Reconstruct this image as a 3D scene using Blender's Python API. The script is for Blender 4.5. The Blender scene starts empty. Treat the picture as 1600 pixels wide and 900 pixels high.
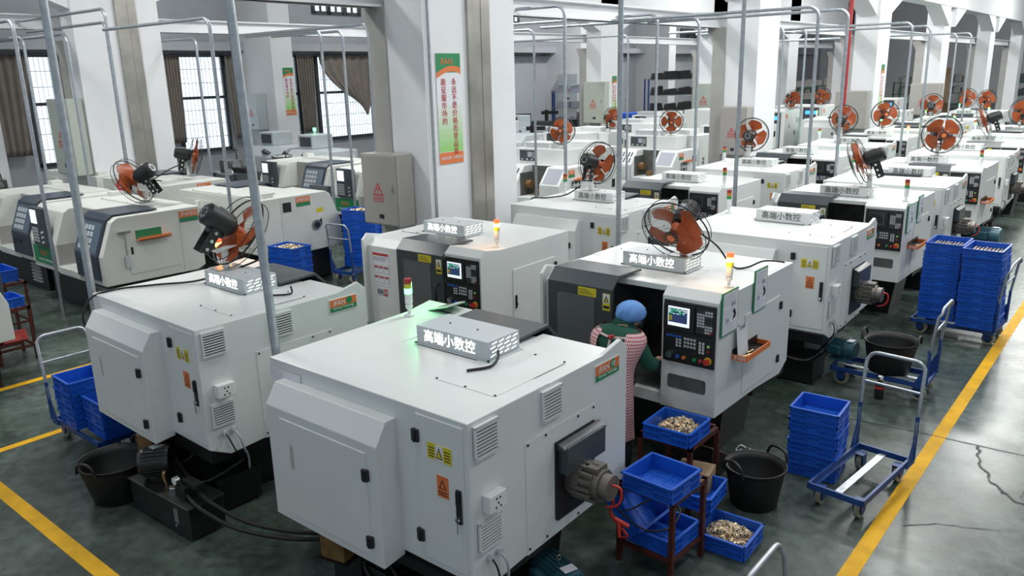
import bpy, bmesh, math, random
from mathutils import Vector, Matrix, Euler
RND = random.Random(11)
SC = bpy.context.scene
COL = SC.collection
PI = math.pi

# ------------------------------------------------------------------ camera, sky, light, exposure
CAM_H = 3.5
YAW, PITCH, ROLL = 0.69268, 0.26356, -0.02429
fw = Vector((-math.sin(YAW)*math.cos(PITCH), math.cos(YAW)*math.cos(PITCH), -math.sin(PITCH)))
rt = Vector((math.cos(YAW), math.sin(YAW), 0)); up = rt.cross(fw)
c_, s_ = math.cos(ROLL), math.sin(ROLL)
rt, up = c_*rt + s_*up, -s_*rt + c_*up
cd = bpy.data.cameras.new('camera'); cam = bpy.data.objects.new('camera', cd); COL.objects.link(cam)
cam.matrix_world = Matrix(((rt.x, up.x, -fw.x, 0), (rt.y, up.y, -fw.y, 0), (rt.z, up.z, -fw.z, CAM_H), (0, 0, 0, 1)))
cd.sensor_width = 36; cd.lens = 1242.15/1600*36; cd.clip_end = 300; cd.clip_start = .05
SC.camera = cam
W = bpy.data.worlds.new('world'); SC.world = W; W.use_nodes = True
bg = W.node_tree.nodes['Background']; bg.inputs[0].default_value = (.80, .90, 1.0, 1); bg.inputs[1].default_value = .50
SC.view_settings.view_transform = 'Standard'; SC.view_settings.look = 'None'
SC.view_settings.gamma = 1; SC.view_settings.exposure = 0.0; SC.view_settings.use_curve_mapping = False

def area(x, y, z, sx, sy, power, col=(1, .99, .97)):
    l = bpy.data.lights.new('ceiling_or_fill_light', 'AREA'); l.shape = 'RECTANGLE'; l.size = sx; l.size_y = sy
    l.energy = power; l.color = col
    o = bpy.data.objects.new('ceiling_or_fill_light', l); COL.objects.link(o); o.location = (x, y, z)
    return o
# rows of hanging hall lamps, over the aisles; point lights further back are added to brighten the beams
def lamp(x, y, z, power):
    l = bpy.data.lights.new('added_fill_point', 'POINT'); l.energy = power; l.color = (1, .99, .97); l.shadow_soft_size = .3
    o = bpy.data.objects.new('added_fill_point', l); COL.objects.link(o); o.location = (x, y, z)
for y, p in ((1.5, 95), (7.5, 160), (13.5, 270), (20, 330), (28, 420), (38, 500), (50, 600)):
    area(-3.8, y, 8.6, .9, 1.5, p); area(1.5, y+1.5, 8.6, .9, 1.5, p*.85)
for y, p in ((3.5, 420), (12.5, 420), (21, 460), (34, 520), (48, 520)):
    area(-12.8, y, 8.6, 1.0, 1.6, p); area(-22, y+1, 8.6, 1.0, 1.6, p*(.6 if y < 30 else 1.0))
for y in (14, 24, 34, 46): lamp(-2.5, y, 7.2, 330); lamp(-13, y+1, 7.2, 300)  # added uplight for the upper beams
lamp(-20, 44, 7.2, 260); lamp(-20, 62, 7.2, 380); lamp(-8, 66, 7.2, 450); area(-9.5, 1, 8.6, .9, 1.5, 130)  # added fill: points for the far bays, area light for left floor

# ------------------------------------------------------------------ materials
def mat(name, col, rough=.5, metal=0, emit=None, es=0, alpha=1, noise=0, nscale=8, bump=0, bscale=200, trans=0, spec=.5, coat=0):
    m = bpy.data.materials.new(name); m.use_nodes = True
    nt = m.node_tree; b = nt.nodes['Principled BSDF']
    b.inputs['Base Color'].default_value = (*col, 1); b.inputs['Roughness'].default_value = rough
    b.inputs['Metallic'].default_value = metal; b.inputs['Specular IOR Level'].default_value = spec
    b.inputs['Transmission Weight'].default_value = trans; b.inputs['Alpha'].default_value = alpha
    b.inputs['Coat Weight'].default_value = coat
    if emit: b.inputs['Emission Color'].default_value = (*emit, 1); b.inputs['Emission Strength'].default_value = es
    tc = nt.nodes.new('ShaderNodeTexCoord')
    if noise:
        n = nt.nodes.new('ShaderNodeTexNoise'); n.inputs['Scale'].default_value = nscale; n.inputs['Detail'].default_value = 5
        nt.links.new(tc.outputs['Object'], n.inputs['Vector'])
        r = nt.nodes.new('ShaderNodeMapRange'); r.inputs[1].default_value = .25; r.inputs[2].default_value = .75
        r.inputs[3].default_value = 1-noise; r.inputs[4].default_value = 1+noise
        nt.links.new(n.outputs['Fac'], r.inputs[0])
        mx = nt.nodes.new('ShaderNodeMix'); mx.data_type = 'RGBA'; mx.blend_type = 'MULTIPLY'; mx.inputs[0].default_value = 1
        mx.inputs[6].default_value = (*col, 1); nt.links.new(r.outputs[0], mx.inputs[7])
        nt.links.new(mx.outputs[2], b.inputs['Base Color'])
    if bump:
        n2 = nt.nodes.new('ShaderNodeTexNoise'); n2.inputs['Scale'].default_value = bscale
        nt.links.new(tc.outputs['Object'], n2.inputs['Vector'])
        bp = nt.nodes.new('ShaderNodeBump'); bp.inputs['Strength'].default_value = bump; bp.inputs['Distance'].default_value = .002
        nt.links.new(n2.outputs['Fac'], bp.inputs['Height']); nt.links.new(bp.outputs[0], b.inputs['Normal'])
    return m

M = dict(
 white=mat('white_enamel', (.70, .73, .72), .32, noise=.03, nscale=3, bump=.12, bscale=260),
 cream=mat('cream_enamel', (.66, .68, .64), .4, noise=.04, nscale=3),
 greyw=mat('pale_grey_enamel', (.50, .55, .57), .4, noise=.05, nscale=3),
 dark=mat('charcoal_enamel', (.050, .062, .070), .34, noise=.08, nscale=5, bump=.15, bscale=260),
 navy=mat('dark_blue_enamel', (.035, .050, .072), .35, noise=.1, nscale=5),
 black=mat('black_plastic', (.012, .013, .014), .45),
 soot=mat('oily_black_iron', (.010, .011, .011), .38, noise=.35, nscale=9),
 cavity=mat('oily_grey_steel', (.10, .105, .10), .4, noise=.3, nscale=6),
 steel=mat('brushed_steel', (.52, .53, .53), .33, metal=1, noise=.12, nscale=20),
 zinc=mat('galvanised_steel', (.42, .46, .49), .42, metal=.75, noise=.18, nscale=18),
 duct=mat('stainless_duct', (.43, .41, .37), .36, metal=.85, noise=.22, nscale=2.2),
 cast=mat('dirty_cast_metal', (.17, .155, .14), .45, metal=.5, noise=.3, nscale=14),
 gloss=mat('glossy_black_paint', (.012, .013, .014), .22),
 chrome=mat('chrome', (.75, .76, .76), .15, metal=1),
 glass=mat('smoky_window', (.12, .126, .135), .2, spec=.7),
 tint=mat('blue_tinted_window', (.10, .14, .19), .12, spec=.8),
 blue=mat('blue_crate_plastic', (.012, .105, .55), .34, noise=.08, nscale=5),
 bluepaint=mat('blue_cart_paint', (.012, .055, .22), .42, noise=.2, nscale=9),
 teal=mat('blue_green_motor_paint', (.03, .11, .15), .38, noise=.12, nscale=8),
 rust=mat('red_oxide_paint', (.075, .016, .010), .5, noise=.3, nscale=12),
 red=mat('red_plastic', (.55, .03, .02), .4), redpipe=mat('red_pipe_paint', (.33, .03, .035), .45),
 orange=mat('orange_fan_plastic', (.42, .085, .018), .36, noise=.12, nscale=6),
 brightorange=mat('orange_print', (.72, .19, .05), .5),
 green=mat('green_print', (.02, .23, .09), .5), lgreen=mat('pale_green_print', (.32, .66, .20), .55),
 yellow=mat('yellow_print', (.66, .55, .03), .5), paper=mat('paper', (.72, .74, .78), .7, noise=.05, nscale=14),
 printgrey=mat('grey_print', (.36, .38, .44), .7), whitep=mat('white_plastic', (.78, .80, .78), .35),
 redprint=mat('red_print', (.50, .05, .05), .6), ink=mat('black_ink', (.015, .015, .018), .6),
 rubber=mat('black_rubber', (.009, .009, .009), .55, noise=.2, nscale=10), wheel=mat('pale_caster_tread', (.30, .30, .22), .5, noise=.2, nscale=20),
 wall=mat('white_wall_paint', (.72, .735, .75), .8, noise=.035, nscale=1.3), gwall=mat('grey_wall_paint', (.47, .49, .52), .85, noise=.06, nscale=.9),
 concrete=mat('grey_concrete', (.36, .355, .34), .8, noise=.10, nscale=2), beige=mat('beige_grey_enamel', (.36, .345, .325), .42, noise=.03, nscale=4),
 sage=mat('pale_green_enamel', (.42, .47, .41), .45, noise=.05, nscale=3), curtain=mat('brown_curtain_cloth', (.24, .21, .185), .9, noise=.12, nscale=4),
 brass=mat('brass', (.62, .46, .24), .28, metal=1), nickel=mat('white_fitting', (.60, .50, .36), .35, noise=.25, nscale=60),
 brown=mat('oil_can_brown', (.16, .09, .03), .45, noise=.4, nscale=14), card=mat('cardboard', (.34, .24, .14), .85, noise=.15, nscale=9),
 line=mat('yellow_floor_paint', (.66, .36, .012), .6, noise=.22, nscale=5, spec=.15),
 chips=mat('bronze_swarf', (.36, .25, .15), .5, noise=.6, nscale=160, bump=1, bscale=190),
 redglow=mat('red_lamp_lit', (.6, .05, .03), .4, emit=(1, .10, .03), es=2.2), red_off=mat('red_lamp_lens', (.33, .025, .03), .3),
 amberglow=mat('amber_lamp_lit', (1, .5, .1), .4, emit=(1, .42, .06), es=14), amber_off=mat('amber_lamp_lens', (.62, .22, .03), .3),
 greenglow=mat('green_lamp_lit', (.1, 1, .4), .4, emit=(.06, 1, .22), es=12), green_off=mat('green_lamp_lens', (.02, .30, .10), .3),
 yellow_off=mat('yellow_lamp_lens', (.55, .55, .05), .3),
 letters=mat('lit_letters', (1, 1, .95), .4, emit=(1, .98, .90), es=1.7), slotglow=mat('lit_slots', (1, 1, .95), .4, emit=(1, .98, .90), es=1.0),
 screen=mat('lit_screen_white', (.6, .65, .7), .3, emit=(.80, .90, 1), es=.95), screend=mat('screen_navy', (.01, .02, .06), .2, emit=(.03, .06, .16), es=.6),
 screeng=mat('screen_green', (.05, .4, .15), .2, emit=(.1, .8, .3), es=.6), screenb=mat('lit_screen_blue', (.05, .3, .6), .2, emit=(.08, .45, 1), es=1.2),
 day=mat('daylit_frosted_pane', (.7, .8, .9), .3, emit=(.80, .91, 1.0), es=1.15), darkpane=mat('dim_pane', (.05, .06, .075), .2),
 greenp=mat('green_workbench_paint', (.02, .12, .06), .5), skin=mat('skin', (.50, .29, .20), .55),
 jacket=mat('dark_green_cloth', (.008, .075, .048), .85, noise=.15, nscale=9), cap=mat('blue_cap_cloth', (.13, .31, .70), .75, noise=.08, nscale=14),
 trousers=mat('dark_trousers', (.012, .013, .017), .9), hair=mat('black_hair', (.012, .010, .009), .6),
 keyw=mat('pale_key', (.50, .52, .55), .5), keyb=mat('blue_key', (.03, .12, .55), .5))

def gingham():
    m = bpy.data.materials.new('red_white_gingham'); m.use_nodes = True; nt = m.node_tree; b = nt.nodes['Principled BSDF']
    b.inputs['Roughness'].default_value = .85
    tc = nt.nodes.new('ShaderNodeTexCoord'); sep = nt.nodes.new('ShaderNodeSeparateXYZ'); nt.links.new(tc.outputs['UV'], sep.inputs[0])
    def band(o):
        a = nt.nodes.new('ShaderNodeMath'); a.operation = 'FRACT'; nt.links.new(o, a.inputs[0])
        g = nt.nodes.new('ShaderNodeMath'); g.operation = 'GREATER_THAN'; g.inputs[1].default_value = .5; nt.links.new(a.outputs[0], g.inputs[0]); return g.outputs[0]
    ad = nt.nodes.new('ShaderNodeMath'); ad.operation = 'ADD'; nt.links.new(band(sep.outputs[0]), ad.inputs[0]); nt.links.new(band(sep.outputs[1]), ad.inputs[1])
    hf = nt.nodes.new('ShaderNodeMath'); hf.operation = 'MULTIPLY'; hf.inputs[1].default_value = .5; nt.links.new(ad.outputs[0], hf.inputs[0])
    r = nt.nodes.new('ShaderNodeValToRGB'); nt.links.new(hf.outputs[0], r.inputs[0])
    r.color_ramp.elements[0].color = (.72, .64, .64, 1); r.color_ramp.elements[1].color = (.42, .03, .06, 1)
    nt.links.new(r.outputs[0], b.inputs['Base Color']); return m
M['gingham'] = gingham()

def floor_mat():
    m = bpy.data.materials.new('green_grey_epoxy'); m.use_nodes = True; nt = m.node_tree; b = nt.nodes['Principled BSDF']
    tc = nt.nodes.new('ShaderNodeTexCoord')
    def noise(scale, det=6, dist=0):
        n = nt.nodes.new('ShaderNodeTexNoise'); n.inputs['Scale'].default_value = scale; n.inputs['Detail'].default_value = det
        n.inputs['Distortion'].default_value = dist; nt.links.new(tc.outputs['Object'], n.inputs['Vector']); return n.outputs['Fac']
    r = nt.nodes.new('ShaderNodeValToRGB'); nt.links.new(noise(1.1, 8, .6), r.inputs[0])
    r.color_ramp.elements[0].position = .36; r.color_ramp.elements[0].color = (.030, .046, .037, 1)
    r.color_ramp.elements[1].position = .64; r.color_ramp.elements[1].color = (.088, .115, .102, 1)
    r2 = nt.nodes.new('ShaderNodeMapRange'); nt.links.new(noise(9, 6, .3), r2.inputs[0]); r2.inputs[1].default_value = .3; r2.inputs[2].default_value = .7
    r2.inputs[3].default_value = .62; r2.inputs[4].default_value = 1.3
    mx = nt.nodes.new('ShaderNodeMix'); mx.data_type = 'RGBA'; mx.blend_type = 'MULTIPLY'; mx.inputs[0].default_value = 1
    nt.links.new(r.outputs[0], mx.inputs[6]); nt.links.new(r2.outputs[0], mx.inputs[7])
    # the walkway beyond the yellow line has its brighter light put into the colour
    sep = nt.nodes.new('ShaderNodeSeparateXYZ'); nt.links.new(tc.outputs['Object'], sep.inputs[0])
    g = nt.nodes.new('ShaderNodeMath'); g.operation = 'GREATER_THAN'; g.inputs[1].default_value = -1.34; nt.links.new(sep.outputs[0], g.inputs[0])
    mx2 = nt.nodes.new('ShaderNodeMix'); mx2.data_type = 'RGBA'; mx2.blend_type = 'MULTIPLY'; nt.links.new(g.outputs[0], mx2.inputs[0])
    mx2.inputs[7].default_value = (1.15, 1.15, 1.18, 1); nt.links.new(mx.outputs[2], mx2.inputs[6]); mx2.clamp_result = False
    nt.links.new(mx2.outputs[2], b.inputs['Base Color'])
    rr = nt.nodes.new('ShaderNodeMapRange'); nt.links.new(noise(3, 4), rr.inputs[0]); rr.inputs[3].default_value = .19; rr.inputs[4].default_value = .34
    nt.links.new(rr.outputs[0], b.inputs['Roughness']); b.inputs['Specular IOR Level'].default_value = .22
    return m
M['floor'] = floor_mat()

# ------------------------------------------------------------------ mesh helpers
class MB:
    def __init__(s): s.v = []; s.f = []; s.m = []; s.s = []
    def add(s, vs, fs, m=0, smooth=False):
        o = len(s.v); s.v += [tuple(v) for v in vs]; s.f += [[i+o for i in f] for f in fs]
        s.m += [m]*len(fs); s.s += [smooth]*len(fs); return s
    def box(s, x0, x1, y0, y1, z0, z1, m=0):
        return s.add([(x0,y0,z0),(x1,y0,z0),(x1,y1,z0),(x0,y1,z0),(x0,y0,z1),(x1,y0,z1),(x1,y1,z1),(x0,y1,z1)],
                     [(0,3,2,1),(4,5,6,7),(0,1,5,4),(1,2,6,5),(2,3,7,6),(3,0,4,7)], m)
    def prism(s, poly, ax, a, b, m=0):   # poly in the two other axes, in order
        n = len(poly)
        def p(q, t): return (t, q[0], q[1]) if ax == 'x' else ((q[0], t, q[1]) if ax == 'y' else (q[0], q[1], t))
        vs = [p(q, a) for q in poly]+[p(q, b) for q in poly]
        fs = [list(range(n)), list(range(2*n-1, n-1, -1))]+[(i, i+n, (i+1) % n+n, (i+1) % n) for i in range(n)]
        return s.add(vs, fs, m)
    def cyl(s, p0, p1, r0, r1=None, n=16, m=0, cap=True):
        r1 = r0 if r1 is None else r1
        p0 = Vector(p0); p1 = Vector(p1); d = (p1-p0).normalized(); u = d.orthogonal().normalized(); w = d.cross(u)
        ring = lambda p, r: [p+(u*math.cos(2*PI*i/n)+w*math.sin(2*PI*i/n))*r for i in range(n)]
        a, b = ring(p0, r0), ring(p1, r1)
        s.add(a+b, [(i, (i+1) % n, (i+1) % n+n, i+n) for i in range(n)], m, True)
        if cap:
            s.add(a, [list(range(n))[::-1]], m); s.add(b, [list(range(n))], m)
        return s
    def tube(s, pts, r, n=8, m=0, closed=False):
        P = [Vector(p) for p in pts]; k = len(P); rings = []; u = None
        for i in range(k):
            if closed: t = P[(i+1) % k]-P[i-1]
            else: t = P[min(i+1, k-1)]-P[max(i-1, 0)]
            t.normalize()
            u = t.orthogonal().normalized() if u is None else (u-t*u.dot(t)).normalized()
            w = t.cross(u); rings.append([P[i]+(u*math.cos(2*PI*j/n)+w*math.sin(2*PI*j/n))*r for j in range(n)])
        vs = [v for q in rings for v in q]; fs = []
        for i in range(k if closed else k-1):
            a, b = i*n, ((i+1) % k)*n
            fs += [(a+j, a+(j+1) % n, b+(j+1) % n, b+j) for j in range(n)]
        s.add(vs, fs, m, True)
        if not closed: s.add(rings[0], [list(range(n))[::-1]], m); s.add(rings[-1], [list(range(n))], m)
        return s
    def lathe(s, prof, c=(0, 0, 0), n=24, m=0, smooth=True):
        vs = [(c[0]+r*math.cos(2*PI*j/n), c[1]+r*math.sin(2*PI*j/n), c[2]+z) for r, z in prof for j in range(n)]
        fs = [(i*n+j, i*n+(j+1) % n, (i+1)*n+(j+1) % n, (i+1)*n+j) for i in range(len(prof)-1) for j in range(n)]
        return s.add(vs, fs, m, smooth)
    def ball(s, c, rx, ry=None, rz=None, n=14, m=0):
        ry = ry or rx; rz = rz or rx; k = n//2; vs = []
        for i in range(k+1):
            a = PI*i/k
            vs += [(c[0]+rx*math.sin(a)*math.cos(2*PI*j/n), c[1]+ry*math.sin(a)*math.sin(2*PI*j/n), c[2]+rz*math.cos(a)) for j in range(n)]
        return s.add(vs, [(i*n+j, (i+1)*n+j, (i+1)*n+(j+1) % n, i*n+(j+1) % n) for i in range(k) for j in range(n)], m, True)
    def xf(s, mtx):
        s.v = [tuple(mtx @ Vector(v)) for v in s.v]; return s
    def mesh(s, name, mats):
        me = bpy.data.meshes.new(name); me.from_pydata(s.v, [], s.f)
        for k in mats: me.materials.append(M[k] if isinstance(k, str) else k)
        me.polygons.foreach_set('material_index', s.m); me.polygons.foreach_set('use_smooth', s.s)
        bm = bmesh.new(); bm.from_mesh(me); bmesh.ops.recalc_face_normals(bm, faces=bm.faces); bm.to_mesh(me); bm.free()
        return me
    def build(s, name, mats, parent=None, loc=(0, 0, 0), rot=(0, 0, 0), bev=0, label=None):
        if isinstance(mats, str): mats = [mats]
        return link(name, s.mesh(name, mats), parent, loc, rot, bev, label)
def link(name, me, parent=None, loc=(0, 0, 0), rot=(0, 0, 0), bev=0, label=None):
    o = bpy.data.objects.new(name, me); COL.objects.link(o); o.parent = parent; o.location = loc; o.rotation_euler = rot
    if bev:
        b = o.modifiers.new('bevel', 'BEVEL'); b.width = bev; b.segments = 2; b.limit_method = 'ANGLE'; b.harden_normals = False
    if label: o['label'] = label
    return o
def tag(o, label, cat, group=None, kind=None):
    o['label'] = label; o['category'] = cat
    if group: o['group'] = group
    if kind: o['kind'] = kind
    return o
def thing(name, label, cat, loc=(0, 0, 0), rz=0, group=None):
    o = bpy.data.objects.new(name, None); COL.objects.link(o); o.location = loc; o.rotation_euler = (0, 0, rz); o.empty_display_size = .1
    return tag(o, label, cat, group)
def struct(o): o['kind'] = 'structure'; return o
def copy_tree(o, parent=None):
    c = o.copy(); COL.objects.link(c); c.parent = parent
    for ch in list(o.children): copy_tree(ch, c)
    return c
def dup(o, loc, rz, label, group=None):
    c = copy_tree(o); c.location = loc; c.rotation_euler = (0, 0, rz); c['label'] = label
    if group: c['group'] = group
    return c
def kid(o, stem):
    return [c for c in o.children if c.name.split('.')[0] == stem]
_txt = {}
def text_mesh(body, size, ext=.001, mname='ink', vertical=False):
    k = (body, size, ext, mname)
    if k not in _txt:
        cu = bpy.data.curves.new('lettering', 'FONT'); cu.body = body; cu.size = size; cu.extrude = ext
        cu.align_x = 'CENTER'; cu.align_y = 'CENTER'; cu.resolution_u = 3
        if '\n' in body: cu.space_line = 1.02
        ob = bpy.data.objects.new('lettering', cu); COL.objects.link(ob)
        dg = bpy.context.evaluated_depsgraph_get(); me = bpy.data.meshes.new_from_object(ob.evaluated_get(dg))
        bpy.data.objects.remove(ob); me.materials.clear(); me.materials.append(M[mname]); _txt[k] = me
    return _txt[k]
FACE = {'-y': (PI/2, 0, 0), '+x': (PI/2, 0, PI/2), '+y': (PI/2, 0, PI), '-x': (PI/2, 0, -PI/2), '+z': (0, 0, 0)}
def text(body, size, loc, face, parent, mname='ink', ext=.001, name='lettering'):
    return link(name, text_mesh(body, size, ext, mname), parent, loc, FACE[face])
def arc(c, r, a0, a1, n, plane='xz'):
    out = []
    for i in range(n+1):
        a = a0+(a1-a0)*i/n; u, v = r*math.cos(a), r*math.sin(a)
        out.append((c[0]+u, c[1], c[2]+v) if plane == 'xz' else ((c[0], c[1]+u, c[2]+v) if plane == 'yz' else (c[0]+u, c[1]+v, c[2])))
    return out
def spline(pts, n=8):     # smooth path through points
    P = [Vector(p) for p in pts]; out = []
    for i in range(len(P)-1):
        p0, p1, p2, p3 = P[max(i-1, 0)], P[i], P[i+1], P[min(i+2, len(P)-1)]
        for j in range(n):
            t = j/n; out.append(.5*((2*p1)+(p2-p0)*t+(2*p0-5*p1+4*p2-p3)*t*t+(3*p1-p0-3*p2+p3)*t**3))
    return out+[P[-1]]
ORD = ['first', 'second', 'third', 'fourth', 'fifth', 'sixth', 'seventh', 'eighth', 'ninth', 'tenth']

# ------------------------------------------------------------------ the hall
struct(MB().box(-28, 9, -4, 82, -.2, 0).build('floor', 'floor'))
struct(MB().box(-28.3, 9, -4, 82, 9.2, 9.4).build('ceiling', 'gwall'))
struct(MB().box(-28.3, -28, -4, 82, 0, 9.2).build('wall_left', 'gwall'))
struct(MB().box(-28.3, 9, 82, 82.3, 0, 9.2).build('wall_back', 'wall'))
ln = 0
for x0, x1, y0, y1 in ((-1.40, -1.28, 1, 60), (-8.3, -4.6, 1.94, 2.06), (-10.44, -10.33, -1, 9.5), (-8.62, -8.52, 1.2, 7.4)):
    ln += 1; struct(MB().box(x0, x1, y0, y1, -.01, .002).build('trim_%d' % ln, 'line'))
# floor joints and cracks on the walkway
def crack(pts, w):
    b = MB(); 
    for (x0, y0), (x1, y1) in zip(pts, pts[1:]):
        d = Vector((x1-x0, y1-y0, 0)); n = Vector((-d.y, d.x, 0)).normalized()*w*RND.uniform(.6, 1.3)/2
        b.add([Vector((x0, y0, .003))-n, Vector((x1, y1, .003))-n, Vector((x1, y1, .003))+n, Vector((x0, y0, .003))+n], [(0, 1, 2, 3)])
    return struct(b.build('floor_crack', 'ink'))
def jag(a, b, n, amp):
    return [(a[0]+(b[0]-a[0])*i/n+RND.uniform(-amp, amp)*(0 < i < n), a[1]+(b[1]-a[1])*i/n+RND.uniform(-amp, amp)*(0 < i < n)) for i in range(n+1)]
crack([(-2.6, 7.9), (-1.56, 8.03), (-.64, 8.07), (2.4, 8.2)], .012); crack([(-9, 4.3), (-7.2, 2.6)], .008)
CR = [[(-1.0, 8.05), (-0.93, 7.73), (-0.82, 7.44), (-0.71, 7.25), (-0.61, 7.16), (-0.51, 7.08)], [(-1.2, 6.17), (-1.01, 6.36), (-0.85, 6.42), (-0.45, 6.64)]]
def wander(P, w, amp):
    for a, b in zip(P, P[1:]): crack(jag(a, b, 5, amp), w)
wander(CR[0], .020, .028); wander(CR[1], .008, .012)
crack(jag((-.55, 7.2), (-.15, 8.4), 9, .05), .008); crack(jag((.05, 6.2), (.6, 6.9), 9, .04), .006)

def pillar(x0, x1, y0, y1, duct=None, strip=True):
    b = MB().box(x0, x1, y0, y1, 0, 9.2)
    struct(b.build('pillar', 'wall'))
    if strip:   # crane column with a flared bracket on the side of the pillar
        b = MB().prism([(x0-.32, 0), (x0-.002, 0), (x0-.002, 4.4), (x0-.45, 4.4), (x0-.45, 4.3), (x0-.32, 4.05)], 'y', y0-.02, y0+.42)
        struct(b.build('crane_column', 'concrete'))
    if duct:
        d = MB().box(x1, x1+.05, duct[0], duct[1], 1.0, 9.2)
        d.box(x1+.05, x1+.056, duct[0]+.26, duct[0]+.275, 1.0, 9.2)
        struct(d.build('trim_duct', 'duct'))
pillar(-8.40, -7.70, 7.60, 9.46, duct=(8.42, 8.87))
pillar(-8.24, -7.48, 17.8, 19.0)
pillar(-8.40, -7.68, 27.6, 28.9)
pillar(-8.60, -7.95, 37.6, 38.9); pillar(-8.5, -7.9, 47.6, 48.9); pillar(-8.5, -7.9, 57.6, 58.9)
pillar(-18.45, -17.9, 7.6, 9.46, duct=(8.5, 8.95))
for y in (17.6, 27.4, 37.2, 47.0, 57): pillar(-18.6, -17.9, y, y+1.5)
for y in (2.4, 7.6, 17.6, 27.4, 37.2, 47): struct(MB().box(-28, -25.6, y, y+.9, 0, 9.2).build('pillar', 'wall'))
# crane runway beams, pillar to pillar
for X, z in ((-8.62, 4.40), (-18.82, 4.62)):
    b = MB()
    b.box(X-.06, X+.06, -4, 60, z, z+.30); b.box(X-.17, X+.17, -4, 60, z+.27, z+.30); b.box(X-.17, X+.17, -4, 60, z, z+.03)
    struct(b.build('crane_beam', 'wall'))
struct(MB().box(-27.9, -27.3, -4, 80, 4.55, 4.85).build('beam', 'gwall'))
# deep beams over the pillars with sloping haunches
for X, ys in ((-8.05, (7.6, 17.8, 27.6, 37.6, 47.6, 57.6)), (-18.2, (7.6, 17.6, 27.4, 37.2, 47, 57))):
    b = MB().box(X-.3, X+.3, -4, 60, 5.7, 7.6)
    for y in ys:
        b.prism([(y-1.9, 5.75), (y+.1, 4.95), (y+.1, 5.75)], 'x', X-.28, X+.28)
        b.prism([(y+1.2, 4.95), (y+3.2, 5.75), (y+1.2, 5.75)], 'x', X-.28, X+.28)
    struct(b.build('beam', 'wall'))

# windows in the left wall
wn = 0
def window(y0, y1, z0, z1, m='day', bars=True):
    global wn; wn += 1
    o = MB().box(-28.0, -27.97, y0, y1, z0, z1).build('window_%d' % wn, m); struct(o)
    f = MB(); w = .06
    f.box(-27.99, -27.88, y0-w, y0+w, z0-w, z1+w); f.box(-27.99, -27.88, y1-w, y1+w, z0-w, z1+w)
    f.box(-27.99, -27.88, y0, y1, z0-w, z0+w); f.box(-27.99, -27.88, y0, y1, z1-w, z1+w)
    f.box(-27.98, -27.9, (y0+y1)/2-.04, (y0+y1)/2+.04, z0, z1)
    if bars:
        zz = z0+(z1-z0)*.56; f.box(-27.98, -27.9, y0, y1, zz-.05, zz+.05)
    f.build('frame', 'dark', o)
    if bars:
        g = MB(); k = int((y1-y0)/.14)
        for i in range(1, k): yy = y0+(y1-y0)*i/k; g.box(-27.86, -27.85, yy-.0045, yy+.0045, z0, z1)
        for i in range(1, 7): zz = z0+(z1-z0)*i/7; g.box(-27.86, -27.845, y0, y1, zz-.008, zz+.008)
        g.build('grille', 'dark', o)
for y0, y1 in ((10.2, 12.9), (15.1, 17.0), (19.2, 20.3), (21.3, 24.2), (25.2, 26.4), (30.3, 33), (39.9, 42.2)): window(y0, y1, 1.0, 4.4)
for y0 in (21.4, 22.2, 23.05, 23.9, 33, 34, 42, 43): window(y0, y0+.72, 6.1, 7.6, 'day', False)
for y0 in (50, 53, 60): window(y0, y0+2.2, 5.4, 6.2, 'darkpane', False)
struct(MB().box(-28, -27.66, 8, 46, 4.395, 4.43).build('trim_curtain_rail', 'dark'))
def curtain(y0, y1, label, ztop=4.4, draped=False):
    b = MB(); n = 44; k = 14; vs = []
    for i in range(k+1):
        t = i/k; z = ztop-3.2*t*(.95 if not draped else .62)
        for j in range(n+1):
            s = j/n
            if draped:      # gathered towards a knot low on the right side
                yy = y0+(y1-y0)*(s*(1-t*t*.9)+.78*t*t*.9); z2 = z-(.55*t*s)
            else:
                yy = y0+(y1-y0)*(s*(1-.25*t)+.12*t); z2 = z
            vs.append((-27.72+.05*math.sin(s*n*.9)*(1-.2*t), yy, z2))
    fs = [(i*(n+1)+j, i*(n+1)+j+1, (i+1)*(n+1)+j+1, (i+1)*(n+1)+j) for i in range(k) for j in range(n)]
    b.add(vs, fs, 0, True); o = b.build('curtain', 'curtain')
    s = o.modifiers.new('thickness', 'SOLIDIFY'); s.thickness = .012
    return tag(o, label, 'curtain')
curtain(8.6, 10.2, 'brown curtain at the far left beside the grey fuse box'); curtain(10.9, 13.4, 'brown curtain drawn behind the left pillar with the metal duct')
curtain(14.5, 15.2, 'narrow brown curtain on the left side of the barred window next to the left pillar')
curtain(17.0, 18.2, 'brown curtain on the right side of the barred window next to the left pillar')
curtain(20.2, 21.0, 'brown curtain gathered beside the small slogan banner on the far wall')
curtain(21.3, 24.3, 'wide brown curtain tied up diagonally across the barred window', draped=True)
curtain(24.6, 26.2, 'brown curtain half hidden by the big pillar, right of the tied-up one')
curtain(37.6, 39.6, 'brown curtain hanging left of the bright window behind the white machines')

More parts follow.
